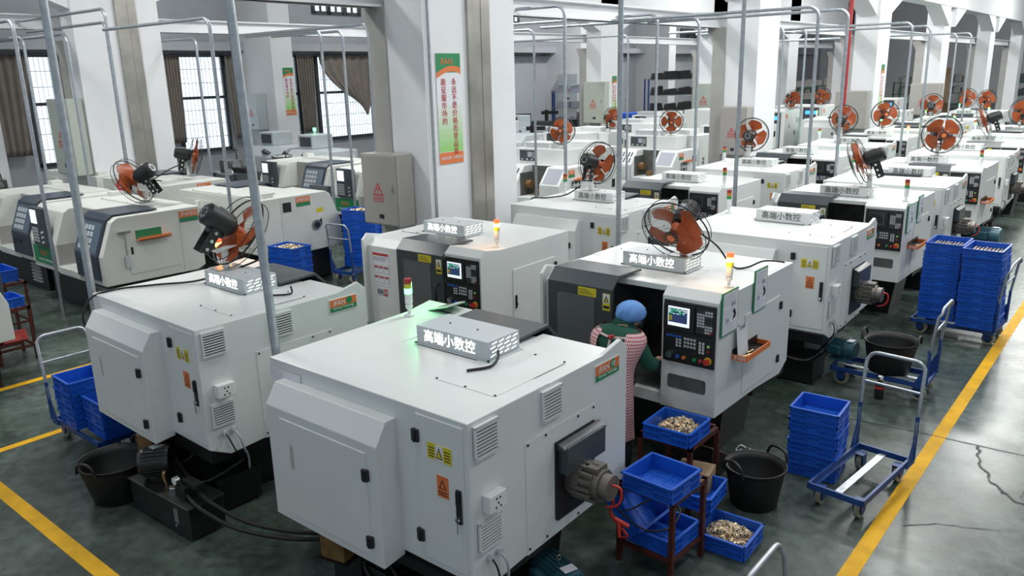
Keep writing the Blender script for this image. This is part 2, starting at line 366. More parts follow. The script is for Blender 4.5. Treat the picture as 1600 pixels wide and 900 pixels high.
# slogan banners
def banner(x, y0, y1, z0, z1, label, big=True):
    t = thing('banner', label, 'banner', (x+.003, y0, z0)); w = y1-y0; h = z1-z0
    MB().box(0, .008, 0, w, 0, h).build('sheet', 'paper', t)
    e = .010
    MB().box(.0081, e, 0, w, h*.83, h).build('green_header', 'green', t)
    b = MB()
    def swoosh(f0, f1, m):
        n = 14; vs = []
        for i in range(n+1):
            s = i/n; vs += [(e+.001, w*s, h*f0(s)), (e+.001, w*s, h*f1(s))]
        b.add(vs, [(2*i, 2*i+2, 2*i+3, 2*i+1) for i in range(n)], m)
    swoosh(lambda s: .78+.06*math.sin(PI*s*.8), lambda s: .825+.065*math.sin(PI*s*.75), 0)
    b.build('orange_swoosh', 'brightorange', t)
    b = MB(); n = 8
    for i in range(n):     # printed fade from white to green
        b.box(.0081, e, 0, w, h*(.11+.43*i/n), h*(.11+.43*(i+1)/n), i)
    mats = [mat('print_fade', tuple(.72*(i/n)+c*(1-i/n) for c in (.30, .63, .19)), .55) for i in range(n)]
    b.build('green_fade', mats, t)
    MB().box(.0081, e, 0, w, 0, h*.105).build('orange_footer', 'brightorange', t)
    text('iFAN', w*.24, (e+.003, w*.42, h*.925), '+x', t, 'brightorange')
    for s, yy, zc in (('永远不是价格而是品质', w*.70, .425), ('能征服市场的', w*.27, .565)):
        text('\n'.join(s), w*.215*(h/w/3.1), (e+.003, yy, h*zc), '+x', t, 'redprint')
    text('持续发展  不断提高', w*.105, (e+.003, w*.5, h*.05), '+x', t, 'paper')
    return t
banner(-7.70, 7.80, 8.27, 2.32, 3.78, 'white and green slogan banner on the big middle pillar')
banner(-25.6, 18.0, 18.45, 2.2, 3.9, 'small green slogan banner between two barred windows')
banner(-7.68, 28.25, 28.62, 1.9, 3.5, 'green slogan banner on the pillar behind the red and white cabinet')
banner(-17.9, 37.9, 38.35, 1.7, 3.4, 'narrow slogan banner on the far pillar beside the green fuse box')
banner(-17.9, 28.2, 28.55, 1.7, 3.3, 'narrow slogan banner on the pillar left of the storage rack')

# wall-mounted electrical boxes: x0 = left, front on y
def fuse_box(x, y, z, w, h, d, m, label, sign=True):
    t = thing('fuse_box', label, 'electrical box', (x, y, z))
    MB().box(0, w, 0, d, 0, h).build('cabinet', m, t, bev=.008)
    o = MB().box(.02, w-.02, -.012, .002, .02, h-.02).build('door', m, t, bev=.005)
    MB().box(w*.84, w*.88, -.03, -.01, h*.50, h*.58).cyl((w*.86, -.03, h*.52), (w*.86, -.04, h*.52), .014).build('handle', 'chrome', o)
    MB().box(w*.46, w*.52, -.016, -.011, h*.10, h*.16).box(w*.53, w*.59, -.016, -.011, h*.10, h*.16).build('latch', 'black', o)
    if sign:
        b = MB(); cx, cz, r = w*.46, h*.50, w*.15
        b.prism([(cx-r, cz-r*.7), (cx+r, cz-r*.7), (cx, cz+r)], 'y', -.0135, -.0125, 0); b.prism([(cx-r*.68, cz-r*.5), (cx+r*.68, cz-r*.5), (cx, cz+r*.62)], 'y', -.0145, -.0135, 1)
        b.prism([(cx-.01, cz+r*.3), (cx+r*.22, cz+r*.3), (cx+.01, cz-.02), (cx+r*.18, cz-.02), (cx-.015, cz-r*.42), (cx, cz-.0), (cx-r*.2, cz)], 'y', -.0155, -.0145, 0)
        b.box(cx-r, cx+r, -.0135, -.0125, cz-r*1.5, cz-r*.85, 0); b.box(cx-r*.92, cx+r*.92, -.0140, -.0134, cz-r*1.42, cz-r*.93, 1)
        b.build('warning_sign', ['redprint', m], t)
        text('有电危险', r*.42, (cx, -.0145, cz-r*1.18), '-y', t, 'redprint')
    return t
fuse_box(-8.72, 7.28, 1.50, .72, .98, .30, 'beige', 'large beige electrical box on the big middle pillar')
fuse_box(-8.16, 17.48, 1.55, .64, 1.1, .30, 'beige', 'beige electrical box on the second pillar behind the fans')
fuse_box(-8.75, 27.28, 1.5, 1.0, 1.2, .30, 'beige', 'pale beige electrical box right of the red cabinet')
fuse_box(-8.9, 37.28, 1.4, 1.2, 1.3, .30, 'beige', 'distant beige electrical box on the fourth pillar')
fuse_box(-18.95, 7.25, 1.6, 1.0, 1.6, .33, 'sage', 'tall pale green electrical box on the left pillar')
fuse_box(-26.9, 7.2, 2.0, 1.1, 1.2, .38, 'sage', 'square grey-green electrical box against the curtain at far left')
fuse_box(-27.0, 17.2, 1.7, .8, 1.3, .38, 'greyw', 'grey electrical box on the wall pillar beside the first barred window')
fuse_box(-18.5, 27.05, 1.5, 1.0, 1.6, .33, 'sage', 'pale green electrical box in front of the bright window')
fuse_box(-18.7, 36.85, 1.3, 1.25, 1.5, .33, 'sage', 'pale green electrical box beside the blue storage rack')
fuse_box(-26.9, 37.2-.36, 1.9, 1.3, 1.5, .33, 'greyw', 'grey electrical box left of the bright window')

# ------------------------------------------------------------------ conduits dropping from the crane beam
def conduit(x, y, label, zt=4.4, run=2.5, r=.028, bend=.16, off=0, lean=0):
    b = MB()
    if run == 0 and lean: pts = [(x+.55, y, .42)]+[(x+.12-.12*math.sin(a), y, .54-.12*math.cos(a)) for a in (0, .4, .8, 1.2, PI/2)]+[(x-lean*.4, y, 2.5), (x-lean, y, 5.9)]
    elif run:
        pts = [(x, y, 0), (x, y, 1.5), (x, y, zt-bend)]+arc((x-bend, y, zt-bend), bend, .25, PI/2, 5)+[(x-run, y, zt+off)]
    else: pts = [(x, y, 0), (x-lean*.4, y, 2.5), (x-lean, y, 5.9)]
    b.tube(pts, r, 10); o = b.build('conduit_pipe', 'zinc')
    return tag(o, 'galvanised conduit pipe '+label, 'pipe', 'conduit pipes feeding the machines')
conduit(-7.55, 3.0, 'rising behind the machine with the cable, far left', run=0, r=.036)
conduit(-4.632, 3.02, 'rising at the corner of the machine numbered 18', run=0, r=.031, lean=.24)
conduit(-5.08, 8.18, 'rising behind the large fan on the lit sign', run=0, r=.032)
conduit(-4.74, 10.75, 'rising left of the second machine in the right row', run=0, r=.030)
conduit(-4.62, 13.3, 'bending over left of the red pipe', run=3.9); conduit(-4.5, 14.37, 'bending over right beside the red pipe', run=3.8)
conduit(-4.95, 20.38, 'bending over left of the pair before the fourth pillar', run=5); conduit(-5.07, 22.62, 'bending over right of the pair before the fourth pillar', run=5)
conduit(-5.85, 29.62, 'left one of the pair at the upper right', run=6); conduit(-5.45, 29.72, 'right one of the pair at the upper right', run=6)
conduit(-7.6, 10.6, 'bending down just right of the big pillar', zt=4.5, run=3); conduit(-7.68, 13.64, 'in front of the white cabinets, middle', zt=4.49, run=4)
conduit(-6.96, 13.88, 'left of the second pillar with the beige box', run=3.6); conduit(-7.43, 19.13, 'just right of the second pillar', run=3)
conduit(-7.48, 20.73, 'over the blue screen cabinet', run=3); conduit(-9.41, 31.5, 'in front of the third pillar', zt=4.48, run=3.5); conduit(-8.72, 31.45, 'on the third pillar beside the banner', zt=4.45, run=3)
conduit(-14.78, 6.85, 'hanging in front of the left pillar', zt=4.76, run=5); conduit(-15.03, 6.95, 'dropping at the left pillar beside the duct', zt=4.55, run=3.5)
conduit(-11.3, 6.75, 'dropping behind the machine numbered 53', run=3.4); conduit(-13.05, 4.72, 'left of the leaning foreground pipe, nearest of the three', run=3.6)
conduit(-16.18, 6.72, 'right one of the three at far left', run=3.4); conduit(-17.6, 6.5, 'left one of the three at far left', run=3)
conduit(-16.7, 9.6, 'in front of the first barred window', run=3.2); conduit(-13.28, 10.3, 'in front of the small bowl feeder', run=2.6)
conduit(-13.23, 10.8, 'in front of the tied-up curtain', run=2.4); conduit(-11.35, 9.85, 'nearest the left edge of the big pillar', run=4)
conduit(-11.0, 14.2, 'before the first white lathe', run=3); conduit(-11.56, 19.0, 'before the far fuse box', run=4)
o = tag(MB().tube([(-7.1, 16.6, 0), (-7.1, 16.6, 3), (-7.1, 16.6, 9)], .06, 12).build('fire_pipe', 'redpipe'), 'thick red fire pipe rising to the roof', 'pipe')
o.location = (-.2, 6.9, 0)
t = tag(MB().tube([(-7.64, 7.64, 1.0), (-7.64, 7.64, 9)], .022, 8).build('wall_conduit', 'zinc'), 'thin conduit running up the corner of the big pillar', 'pipe')

# ------------------------------------------------------------------ small CNC lathe (front towards -y, motor end at -x, control end at +x)
HX = .92
def louver(b, face, a0, a1, z0, z1, n=9, m=0, m2=1):
    # raised vent with slanted slats; face '-x': a is y
    x = -HX; w = .022
    b.box(x-.006, x, a0, a1, z0, z1, m2)
    b.box(x-w, x, a0, a0+.012, z0, z1, m); b.box(x-w, x, a1-.012, a1, z0, z1, m); b.box(x-w, x, a0, a1, z0-.008, z0+.006, m); b.box(x-w, x, a0, a1, z1-.006, z1+.008, m)
    for i in range(n):
        zz = z0+(z1-z0)*(i+.1)/n; h = (z1-z0)/n
        b.box(x-w-.002, x-.012, a0+.008, a1-.008, zz, zz+h*.42, m)
    return b
def hinge(b, face, a, z):
    if face == '+y': b.box(a-.024, a+.024, .822, .842, z-.03, z+.03); b.cyl((a, .845, z-.03), (a, .845, z+.03), .010, n=8)
def make_lathe():
    T = thing('lathe_machine', 'x', 'machine tool')
    # sheet-metal enclosure
    b = MB()
    b.prism([(.05, .60), (.62, .56), (.80, .655), (.80, 1.66), (.05, 1.66)], 'x', -HX, HX)
    b.prism([(-.80, .62), (.06, .60), (.06, 1.655), (-.70, 1.655), (-.80, 1.57)], 'x', -.90, -.30)
    b.prism([(-.84, .61), (.06, .60), (.06, 1.66), (-.50, 1.665), (-.75, 1.70), (-.84, 1.63)], 'x', .40, HX)
    b.prism([(-.86, .62), (.06, .60), (.06, 1.655), (-.55, 1.66), (-.78, 1.71), (-.86, 1.64)], 'x', -HX, -.885)
    b.box(-.31, .41, -.62, .06, 1.60, 1.655); b.prism([(-.82, .61), (.06, .60), (.06, .70), (-.78, .72), (-.82, .72)], 'x', -.31, .41)
    b.build('enclosure', 'white', T, bev=.006)
    # working space
    b = MB().box(-.295, .395, .03, .052, .70, 1.60).box(-.303, -.297, -.78, .04, .70, 1.60).box(.393, .399, -.8, .04, .70, 1.60)
    b.prism([(-.76, .725), (.03, .86), (.03, .70), (-.76, .70)], 'x', -.295, .393)
    i = b.build('work_space', 'cavity', T)
    c = MB().cyl((-.29, -.25, 1.12), (-.16, -.25, 1.12), .11, n=20).cyl((-.16, -.25, 1.12), (-.10, -.25, 1.12), .05, n=14)
    for k in range(3): a = k*2*PI/3; c.box(-.16, -.12, -.27+.07*math.cos(a), -.23+.07*math.cos(a), 1.10+.07*math.sin(a), 1.14+.07*math.sin(a))
    c.build('chuck', 'steel', i)
    c = MB().box(.02, .39, -.45, -.05, .86, .98).box(.05, .30, -.38, -.12, .98, 1.05)
    for k in range(4): c.box(.06+.055*k, .10+.055*k, -.36, -.30, 1.05, 1.16, 0)
    c.build('tool_slide', 'soot', i)
    # the sliding door wraps over the roof
    d = MB().prism([(-.875, .645), (-.875, 1.60), (-.76, 1.71), (-.36, 1.695), (-.36, 1.675), (-.755, 1.685), (-.845, 1.59), (-.845, .645)], 'x', -.31, .41)
    D = d.build('sliding_door', 'dark', T, bev=.004)
    MB().prism([(-.20, .82), (-.18, .80), (.20, .80), (.22, .82), (.22, 1.48), (.20, 1.50), (-.18, 1.50), (-.20, 1.48)], 'y', -.879, -.874).build('door_window', 'glass', D)
    MB().tube([(.33, -.875, 1.28), (.33, -.925, 1.28), (.33, -.925, 1.06), (.33, -.875, 1.06)], .014, 8).build('door_handle', 'black', D)
    s = MB().box(.04, .24, -.8785, -.8755, 1.505, 1.585, 0).box(.31, .39, -.8785, -.8755, 1.40, 1.56, 0)
    s.box(.315, .385, -.8795, -.8785, 1.47, 1.555, 1).prism([(.322, 1.48), (.378, 1.48), (.35, 1.54)], 'y', -.8805, -.8795, 2).prism([(.334, 1.487), (.366, 1.487), (.35, 1.522)], 'y', -.8812, -.8804, 0)
    for k in range(3): s.box(.05, .05+.16-.03*k, -.8795, -.8785, 1.525+.018*k, 1.53+.018*k, 2)
    s.box(.318, .382, -.8795, -.8785, 1.42, 1.445, 2)
    s.build('warning_stickers', ['yellow', 'paper', 'ink'], D)
    # control panel
    P = MB().box(.425, .905, -.856, -.84, 1.05, 1.60).build('control_panel', 'black', T, bev=.004)
    MB().box(.43, .72, -.872, -.855, 1.345, 1.575).box(.73, .90, -.872, -.855, 1.345, 1.575).box(.43, .90, -.868, -.855, 1.065, 1.325).box(.44, .89, -.86, -.855, 1.58, 1.592).build('panel_frames', 'black', P, bev=.004)
    s = MB().box(.475, .675, -.875, -.871, 1.385, 1.555, 0).box(.480, .655, -.8765, -.8745, 1.415, 1.54, 1)
    for r in range(4):
        for c2 in range(9):
            if RND.random() < .8: s.box(.484+.019*c2, .498+.019*c2, -.8775, -.876, 1.49+.012*r, 1.497+.012*r, 2 if RND.random() < .6 else 0)
    s.box(.482, .515, -.8775, -.876, 1.43, 1.475, 3)
    s.build('screen', ['dark', 'black', 'soot', 'soot'], P)
    k = MB()
    for r in range(8):
        for c2 in range(6):
            if (r in (2, 3, 4)) and c2 > 2: m = 1
            elif r in (0, 6, 7) and c2 < 3: m = 1
            else: m = 0
            k.box(.747+.024*c2, .765+.024*c2, -.878, -.871, 1.365+.025*(7-r), 1.383+.025*(7-r), m)
    k.box(.869, .888, -.8785, -.871, 1.365, 1.383, 2)
    k.build('keypad', ['keyw', 'dark', 'red_off'], P)
    k = MB()
    for c2 in range(5): k.box(.465+.030*c2, .485+.030*c2, -.876, -.867, 1.283, 1.302, 1)
    for r in range(3):
        for c2 in (0, 1): k.box(.555+.03*c2, .575+.03*c2, -.876, -.867, 1.203+.027*r, 1.220+.027*r, 0)
        for c2 in range(4): k.box(.63+.03*c2, .65+.03*c2, -.876, -.867, 1.21+.033*r, 1.229+.033*r, 0)
    for r in range(4):
        for c2 in (0, 1): k.box(.77+.03*c2, .79+.03*c2, -.876, -.867, 1.18+.027*r, 1.20+.027*r, 0)
    k.box(.845, .868, -.877, -.867, 1.245, 1.265, 2).box(.845, .868, -.877, -.867, 1.20, 1.22, 3)
    k.build('button_field', ['keyw', 'keyb', 'lgreen', 'red_off'], P)
    MB().cyl((.505, -.866, 1.125), (.505, -.905, 1.125), .033, .030, 20).box(.50, .51, -.908, -.90, 1.10, 1.15).build('handwheel', 'steel', P)
    for x, m in ((.575, 'keyb'), (.635, 'brightorange'), (.735, 'green_off'), (.79, 'redprint')):
        MB().cyl((x, -.867, 1.115), (x, -.885, 1.115), .016, n=14).build('push_button', m, P)
    MB().cyl((.855, -.867, 1.125), (.855, -.872, 1.125), .034, n=18, m=1).cyl((.855, -.87, 1.125), (.855, -.91, 1.125), .022, .026, 18).build('emergency_stop', ['red', 'yellow'], P)
    b = MB().prism([(.47, .82), (.485, .805), (.815, .805), (.83, .82), (.83, .915), (.815, .93), (.485, .93), (.47, .915)], 'y', -.8445, -.8395)
    b.build('chip_window', 'cavity', T)
    # electrical cabinet door on the back
    E_ = MB().box(-.885, -.515, .798, .808, .70, 1.625).build('electrical_door', 'white', T, bev=.003)
    for z in (.84, 1.49):
        MB().box(-.545, -.495, .805, .826, z-.038, z+.038).cyl((-.52, .826, z-.038), (-.52, .826, z+.038), .010, n=8).build('hinge', 'black', E_)
    b = MB().box(-.865, -.83, .806, .822, 1.03, 1.24).box(-.86, -.835, .822, .83, 1.15, 1.23)
    b.build('lock_handle', 'black', E_)
    MB().cyl((-.847, .82, 1.06), (-.847, .838, 1.06), .014, n=10).box(-.850, -.844, .83, .836, .97, 1.05).build('key', 'chrome', E_)
    b = MB().box(-.80, -.61, .808, .811, 1.375, 1.475, 0).box(-.735, -.675, .8105, .812, 1.377, 1.473, 1).prism([(-.732, 1.39), (-.678, 1.39), (-.705, 1.46)], 'y', .8118, .813, 2).prism([(-.723, 1.397), (-.687, 1.397), (-.705, 1.445)], 'y', .8128, .814, 0)
    for k in range(4): b.box(-.79, -.745, .8108, .812, 1.39+.018*k, 1.396+.018*k, 2); b.box(-.665, -.62, .8108, .812, 1.39+.018*k, 1.396+.018*k, 2)
    b.build('yellow_sticker', ['yellow', 'paper', 'ink'], E_)
    b = MB().box(-.765, -.675, .808, .811, 1.15, 1.285, 0).prism([(-.75, 1.205), (-.69, 1.205), (-.72, 1.265)], 'y', .811, .812, 1).prism([(-.739, 1.211), (-.701, 1.211), (-.72, 1.25)], 'y', .8118, .8128, 0)
    for k in range(2): b.box(-.755, -.685, .811, .812, 1.165+.016*k, 1.172+.016*k, 1)
    b.build('orange_sticker', ['brightorange', 'ink'], E_)
    # protruding maintenance cover with its own door
    Cv = MB().prism([(.79, .62), (.965, .60), (.965, 1.41), (.88, 1.545), (.79, 1.545)], 'x', -.34, .76).build('rear_cover', 'white', T, bev=.005)
    d = MB().box(-.24, .62, .962, .972, .66, 1.35).build('cover_door', 'white', Cv, bev=.003)
    for z in (.76, 1.21): MB().box(-.262, -.215, .966, .99, z-.036, z+.036).cyl((-.24, .99, z-.036), (-.24, .99, z+.036), .009, n=8).build('hinge', 'black', Cv)
    b = MB().prism([(.49, 1.03), (.5, 1.01), (.515, 1.01), (.525, 1.03), (.525, 1.17), (.515, 1.19), (.5, 1.19), (.49, 1.17)], 'y', .970, .9745).build('grip_slot', 'sage', Cv)
    # motor end
    for a0, a1, z0, z1 in ((.56, .76, 1.43, 1.62), (-.06, .14, 1.43, 1.62), (.55, .75, .84, 1.02)):
        louver(MB(), '-x', a0, a1, z0, z1).build('vent', ['white', 'dark'], T)
    b = MB().box(-.98, -HX, .55, .70, 1.075, 1.185)
    S = b.build('socket_box', 'whitep', T, bev=.006)
    b = MB()
    for yy, zz in ((.64, 1.155), (.61, 1.155), (.625, 1.125), (.645, 1.10), (.605, 1.10)): b.box(-.9815, -.979, yy-.006, yy+.006, zz-.006, zz+.006)
    b.build('socket_holes', 'black', S)
    b = MB().prism([(-.43, .70), (-.41, .68), (-.01, .68), (.01, .70), (.01, 1.24), (-.43, 1.24)], 'x', -.935, -.915).build('motor_opening', 'black', T)
    b = MB().prism([(.30, .58), (.30, 1.35), (-.45, 1.35), (-.45, .60)], 'x', -.924, -.918)
    for yy in (.28, .1, -.25, -.43):
        for zz in (.62, 1.33): b.cyl((-.918, yy, zz), (-.932, yy, zz), .008, n=6, m=1)
    b.build('access_panel', ['white', 'ink'], T)
    b = MB().box(-1.005, -.92, -.46, -.02, 1.02, 1.21).prism([(-.935, 1.19), (-.935, 1.23), (-.945, 1.23), (-1.0, 1.205), (-1.0, 1.19)], 'y', -.48, .0)
    b.build('junction_box', 'dark', T, bev=.004)
    Mo = MB().cyl((-.92, -.21, .92), (-1.03, -.21, .92), .125, n=24).cyl((-1.03, -.21, .92), (-1.16, -.21, .92), .105, n=24).cyl((-1.16, -.21, .92), (-1.22, -.21, .92), .085, n=24)
    for k in range(16):
        a = k*2*PI/16; Mo.box(-1.12, -.96, -.21+.118*math.cos(a)-.012, -.21+.118*math.cos(a)+.012, .92+.118*math.sin(a)-.012, .92+.118*math.sin(a)+.012)
    Mo.box(-1.14, -1.06, -.27, -.15, 1.0, 1.05)
    Mo = Mo.build('spindle_motor', 'cast', T)
    MB().tube(spline([(-1.22, -.20, .95), (-1.275, -.22, .93), (-1.28, -.21, .85), (-1.24, -.205, .80), (-1.18, -.20, .78)]), .008).build('red_hose', 'red', Mo)
    b = MB()
    for yy in (.66, .58): b.cyl((-.92, yy, .765), (-.95, yy, .765), .022, n=10)
    b.tube(spline([(-.94, .66, .765), (-.97, .65, .72), (-.95, .60, .60), (-.86, .52, .48), (-.76, .45, .34)]), .006, 8, 1)
    b.tube(spline([(-.94, .58, .765), (-.975, .56, .70), (-.95, .52, .58), (-.87, .45, .46), (-.78, .4, .3)]), .009)
    b.build('power_leads', ['greyw', 'rubber'], T)
    # control end: side door
    Sd = MB().prism([(-.30, .655), (.50, .655), (.50, 1.40), (-.30, 1.40)], 'x', HX-.002, HX+.008).build('side_door', 'white', T, bev=.003)
    for z in (.76, 1.30): MB().box(HX, HX+.026, .485, .525, z-.036, z+.036).build('hinge', 'black', Sd)
    MB().box(HX, HX+.016, -.27, -.24, .95, 1.1).cyl((HX+.02, -.255, 1.0), (HX+.03, -.255, 1.0), .012, n=8).build('lock_handle', 'black', Sd)
    # roof seams with screws
    b = MB().box(-.80, -.30, -.30, .42, 1.6605, 1.6625, 0)
    for x in (-.79, -.55, -.31):
        for y in (-.29, .41): b.cyl((x, y, 1.662), (x, y, 1.668), .008, n=6, m=1)
    b.build('roof_plate', ['white', 'ink'], T)
    # cast base on the floor, with coolant tank pulled out at the back
    b = MB().prism([(-.42, 0), (.50, 0), (.56, .60), (-.55, .605)], 'x', -.62, .28).prism([(.46, 0), (.70, 0), (.78, .60), (.36, .60)], 'y', -.30, .35)
    b.box(-.9, .9, .02, .78, .52, .6)
    b.build('base', 'soot', T)
    Tk = MB().box(-.80, .45, .32, .72, .015, .30).build('coolant_tank', 'soot', T, bev=.006)
    b = MB().cyl((.32, .58, .30), (.32, .58, .36), .10, n=20).cyl((.32, .58, .36), (.32, .58, .50), .085, n=20).box(.22, .26, .52, .64, .37, .47)
    b.build('pump_motor', 'black', Tk)
    b = MB().tube(spline([(.15, .62, .30), (.12, .72, .40), (.05, .80, .36), (-.1, .82, .32), (-.35, .75, .36), (-.4, .6, .50)]), .018)
    b.tube(spline([(.0, .65, .30), (-.1, .72, .40), (-.45, .82, .34), (-.75, .8, .32), (-.88, .5, .45)]), .014)
    b.build('coolant_hoses', 'rubber', Tk)
    # signal tower
    t0 = MB().cyl((.81, -.42, 1.665), (.81, -.42, 1.682), .042, n=18).cyl((.81, -.42, 1.68), (.81, -.42, 1.73), .014, n=10).ball((.81, -.42, 1.745), .030).cyl((.81, -.42, 1.77), (.81, -.42, 1.85), .030, n=18)
    Sg = t0.build('signal_tower', 'whitep', T)
    for z, n_, m in ((1.852, 'green_lens', 'green_off'), (1.892, 'amber_lens', 'amber_off'), (1.932, 'red_lens', 'red_off')):
        MB().cyl((.81, -.42, z), (.81, -.42, z+.038), .031, n=18).build(n_, m, Sg)
    # nameplate near the front of the motor end
    N = MB().prism([(-.45, 1.49), (-.75, 1.49), (-.75, 1.61), (-.45, 1.61)], 'x', -.926, -.919).build('nameplate', 'whitep', T)
    b = MB().box(-.928, -.9255, -.745, -.455, 1.535, 1.605, 0).box(-.928, -.9255, -.745, -.455, 1.495, 1.535, 1).cyl((-.9275, -.665, 1.572), (-.929, -.665, 1.572), .034, n=20, m=1)
    b.build('nameplate_print', ['brightorange', 'green'], N)
    text('iFAN', .062, (-.929, -.555, 1.567), '-x', N, 'paper'); text('Germany Technology', .026, (-.929, -.60, 1.522), '-x', N, 'paper')
    return T
def light_up(T, which):
    for sg in kid(T, 'signal_tower'):
        for l in sg.children:
            nm = l.name.split('_lens')[0]
            glow = {'green': {'green': 'greenglow'}, 'amber': {'amber': 'amberglow', 'red': 'redglow', 'green': 'yellow_off'}}[which].get(nm)
            if which == 'green' and nm == 'amber': glow = 'yellow_off'
            if glow: l.material_slots[0].link = 'OBJECT'; l.material_slots[0].material = M[glow]
    for sg in kid(T, 'signal_tower'):
        l = bpy.data.lights.new('signal_glow', 'POINT'); l.energy = 2.2; l.color = (.1, 1, .3) if which == 'green' else (1, .42, .08); l.shadow_soft_size = .04
        o = bpy.data.objects.new('signal_glow', l); COL.objects.link(o); o.parent = sg; o.location = (.81, -.47, 1.90)
def door_open(T):
    for d in kid(T, 'sliding_door'): d.location.x = -.50
LATHE = make_lathe()
G = 'compact lathes of the two near rows'
LA = []
def lathe(x, y, back, label, rz=0, opened=False, lit=None):
    T = LATHE if not LA else copy_tree(LATHE)
    T.location = (x, y, 0); T.rotation_euler = (0, 0, (PI if back else 0)+rz); T['label'] = label; T['group'] = G
    LA.append(T); return T
m18 = lathe(-3.67, 3.70, True, 'white lathe seen from behind with number 18 nameplate, nearest the camera')
m_cable = lathe(-6.47, 3.72, True, 'white lathe seen from behind with a black cable running over its roof', rz=-.025)
m_kx = lathe(-6.38, 6.87, False, 'white lathe with closed dark door and KX-36 plate', rz=.02)
m_work = lathe(-3.61, 6.74, False, 'white lathe with open door where the worker leans in', opened=True)
m3 = lathe(-3.57, 9.34, True, 'white lathe seen from behind, back to back with the worker\'s lathe')
m4 = lathe(-3.55, 12.27, False, 'white lathe with dark screen and open dark door beside the two tall crate stacks')
m5 = lathe(-3.50, 14.3, True, 'third back-facing white lathe of the right row, behind the tilted fan')
m6 = lathe(-3.45, 16.95, False, 'third front-facing white lathe of the right row, under the front-facing fan')
r3 = lathe(-6.44, 9.68, True, 'white lathe seen from behind, just right of the big banner pillar')
r4 = lathe(-6.28, 12.4, False, 'white lathe with open dark door behind the largest fan')
r5 = lathe(-6.22, 14.92, True, 'third back-facing white lathe of the middle row, before the big beige box')
lit = {id(m18): 'green'}
light_up(m18, 'green'); light_up(m_cable, 'amber'); light_up(m_kx, 'amber'); light_up(m_work, 'amber')
for q in (m_work, m4, r4): door_open(q)
for q in (m_work, m_kx):
    for sc_ in kid(kid(q, 'control_panel')[0], 'screen'):
        for sl, nm in zip(sc_.material_slots, ('screen', 'screend', 'screeng', 'yellow_off')): sl.link = 'OBJECT'; sl.material = M[nm]
far = [(-3.45, 19.45, True, 'fourth back-facing white lathe of the right row'), (-3.45, 22.1, False, 'fourth front-facing white lathe of the right row'),
       (-3.45, 24.7, True, 'fifth back-facing white lathe of the right row'), (-3.45, 27.4, False, 'fifth front-facing white lathe of the right row'),
       (-6.2, 17.7, False, 'third front-facing white lathe of the middle row'), (-6.15, 20.3, True, 'fourth back-facing white lathe of the middle row'),
       (-6.15, 23.0, False, 'fourth front-facing white lathe of the middle row'), (-6.15, 25.7, True, 'fifth back-facing white lathe of the middle row'),
       (-6.15, 28.4, False, 'fifth front-facing white lathe of the middle row'), (-6.1, 31.0, True, 'sixth back-facing white lathe of the middle row'),
       (-6.1, 33.8, False, 'sixth front-facing white lathe of the middle row'), (-6.1, 36.5, True, 'most distant white lathe of the middle row'),
       (-9.5, 29.8, True, 'white lathe behind the third pillar, first of the far group'), (-9.5, 33.0, False, 'white lathe of the far group with green lamp'),
       (-9.5, 36.0, True, 'last white lathe of the far group by the green benches')]
FAR = [lathe(*a[:3], a[3]) for a in far]
for q in FAR[4:9:2]: door_open(q)
light_up(FAR[6], 'amber'); light_up(FAR[9], 'green'); light_up(FAR[13], 'green')
# extras that only one machine carries
text('18', .052, (-.9305, -.665, 1.572), '-x', kid(m18, 'nameplate')[0], 'paper')
b = MB().box(-.73, -.56, -.803, -.800, .98, 1.06, 0).box(-.62, -.56, -.804, -.8028, .98, 1.06, 1)
p = b.build('number_plate', ['printgrey', 'redprint'], m_kx, loc=(-.02, 0, 0)); text('KX-', .062, (-.675, -.8045, 1.02), '-y', p, 'ink'); text('36', .062, (-.59, -.8055, 1.02), '-y', p, 'paper')
b = MB().box(-.80, -.53, -.803, -.800, 1.10, 1.50, 0).box(-.795, -.535, -.8045, -.803, 1.465, 1.495, 1)
for k in range(6): b.box(-.79, -.56-.03*RND.random(), -.804, -.8028, 1.40+.009*k, 1.404+.009*k, 2)
for r in range(2):
    for c in range(3): b.box(-.785+.085*c, -.71+.085*c, -.804, -.8028, 1.13+.12*r, 1.22+.12*r, 2); b.box(-.78+.085*c, -.715+.085*c, -.8045, -.8036, 1.135+.12*r, 1.185+.12*r, 0); b.box(-.78+.085*c, -.715+.085*c, -.8048, -.8036, 1.198+.12*r, 1.215+.12*r, 1)
b.build('safety_notice', ['paper', 'redprint', 'printgrey'], m_kx)
b = MB().box(.48, .82, .826, .828, .98, 1.60, 0)
b.box(.50, .66, .8275, .8285, 1.53, 1.545, 1)
for k in range(26): b.box(.53, .70+.10*RND.random(), .8275, .8285, 1.05+.018*k, 1.056+.018*k, 1)
b.xf(Matrix.Translation((.09, -.02, 0))); b.build('posted_sheet', ['paper', 'printgrey'], m18)

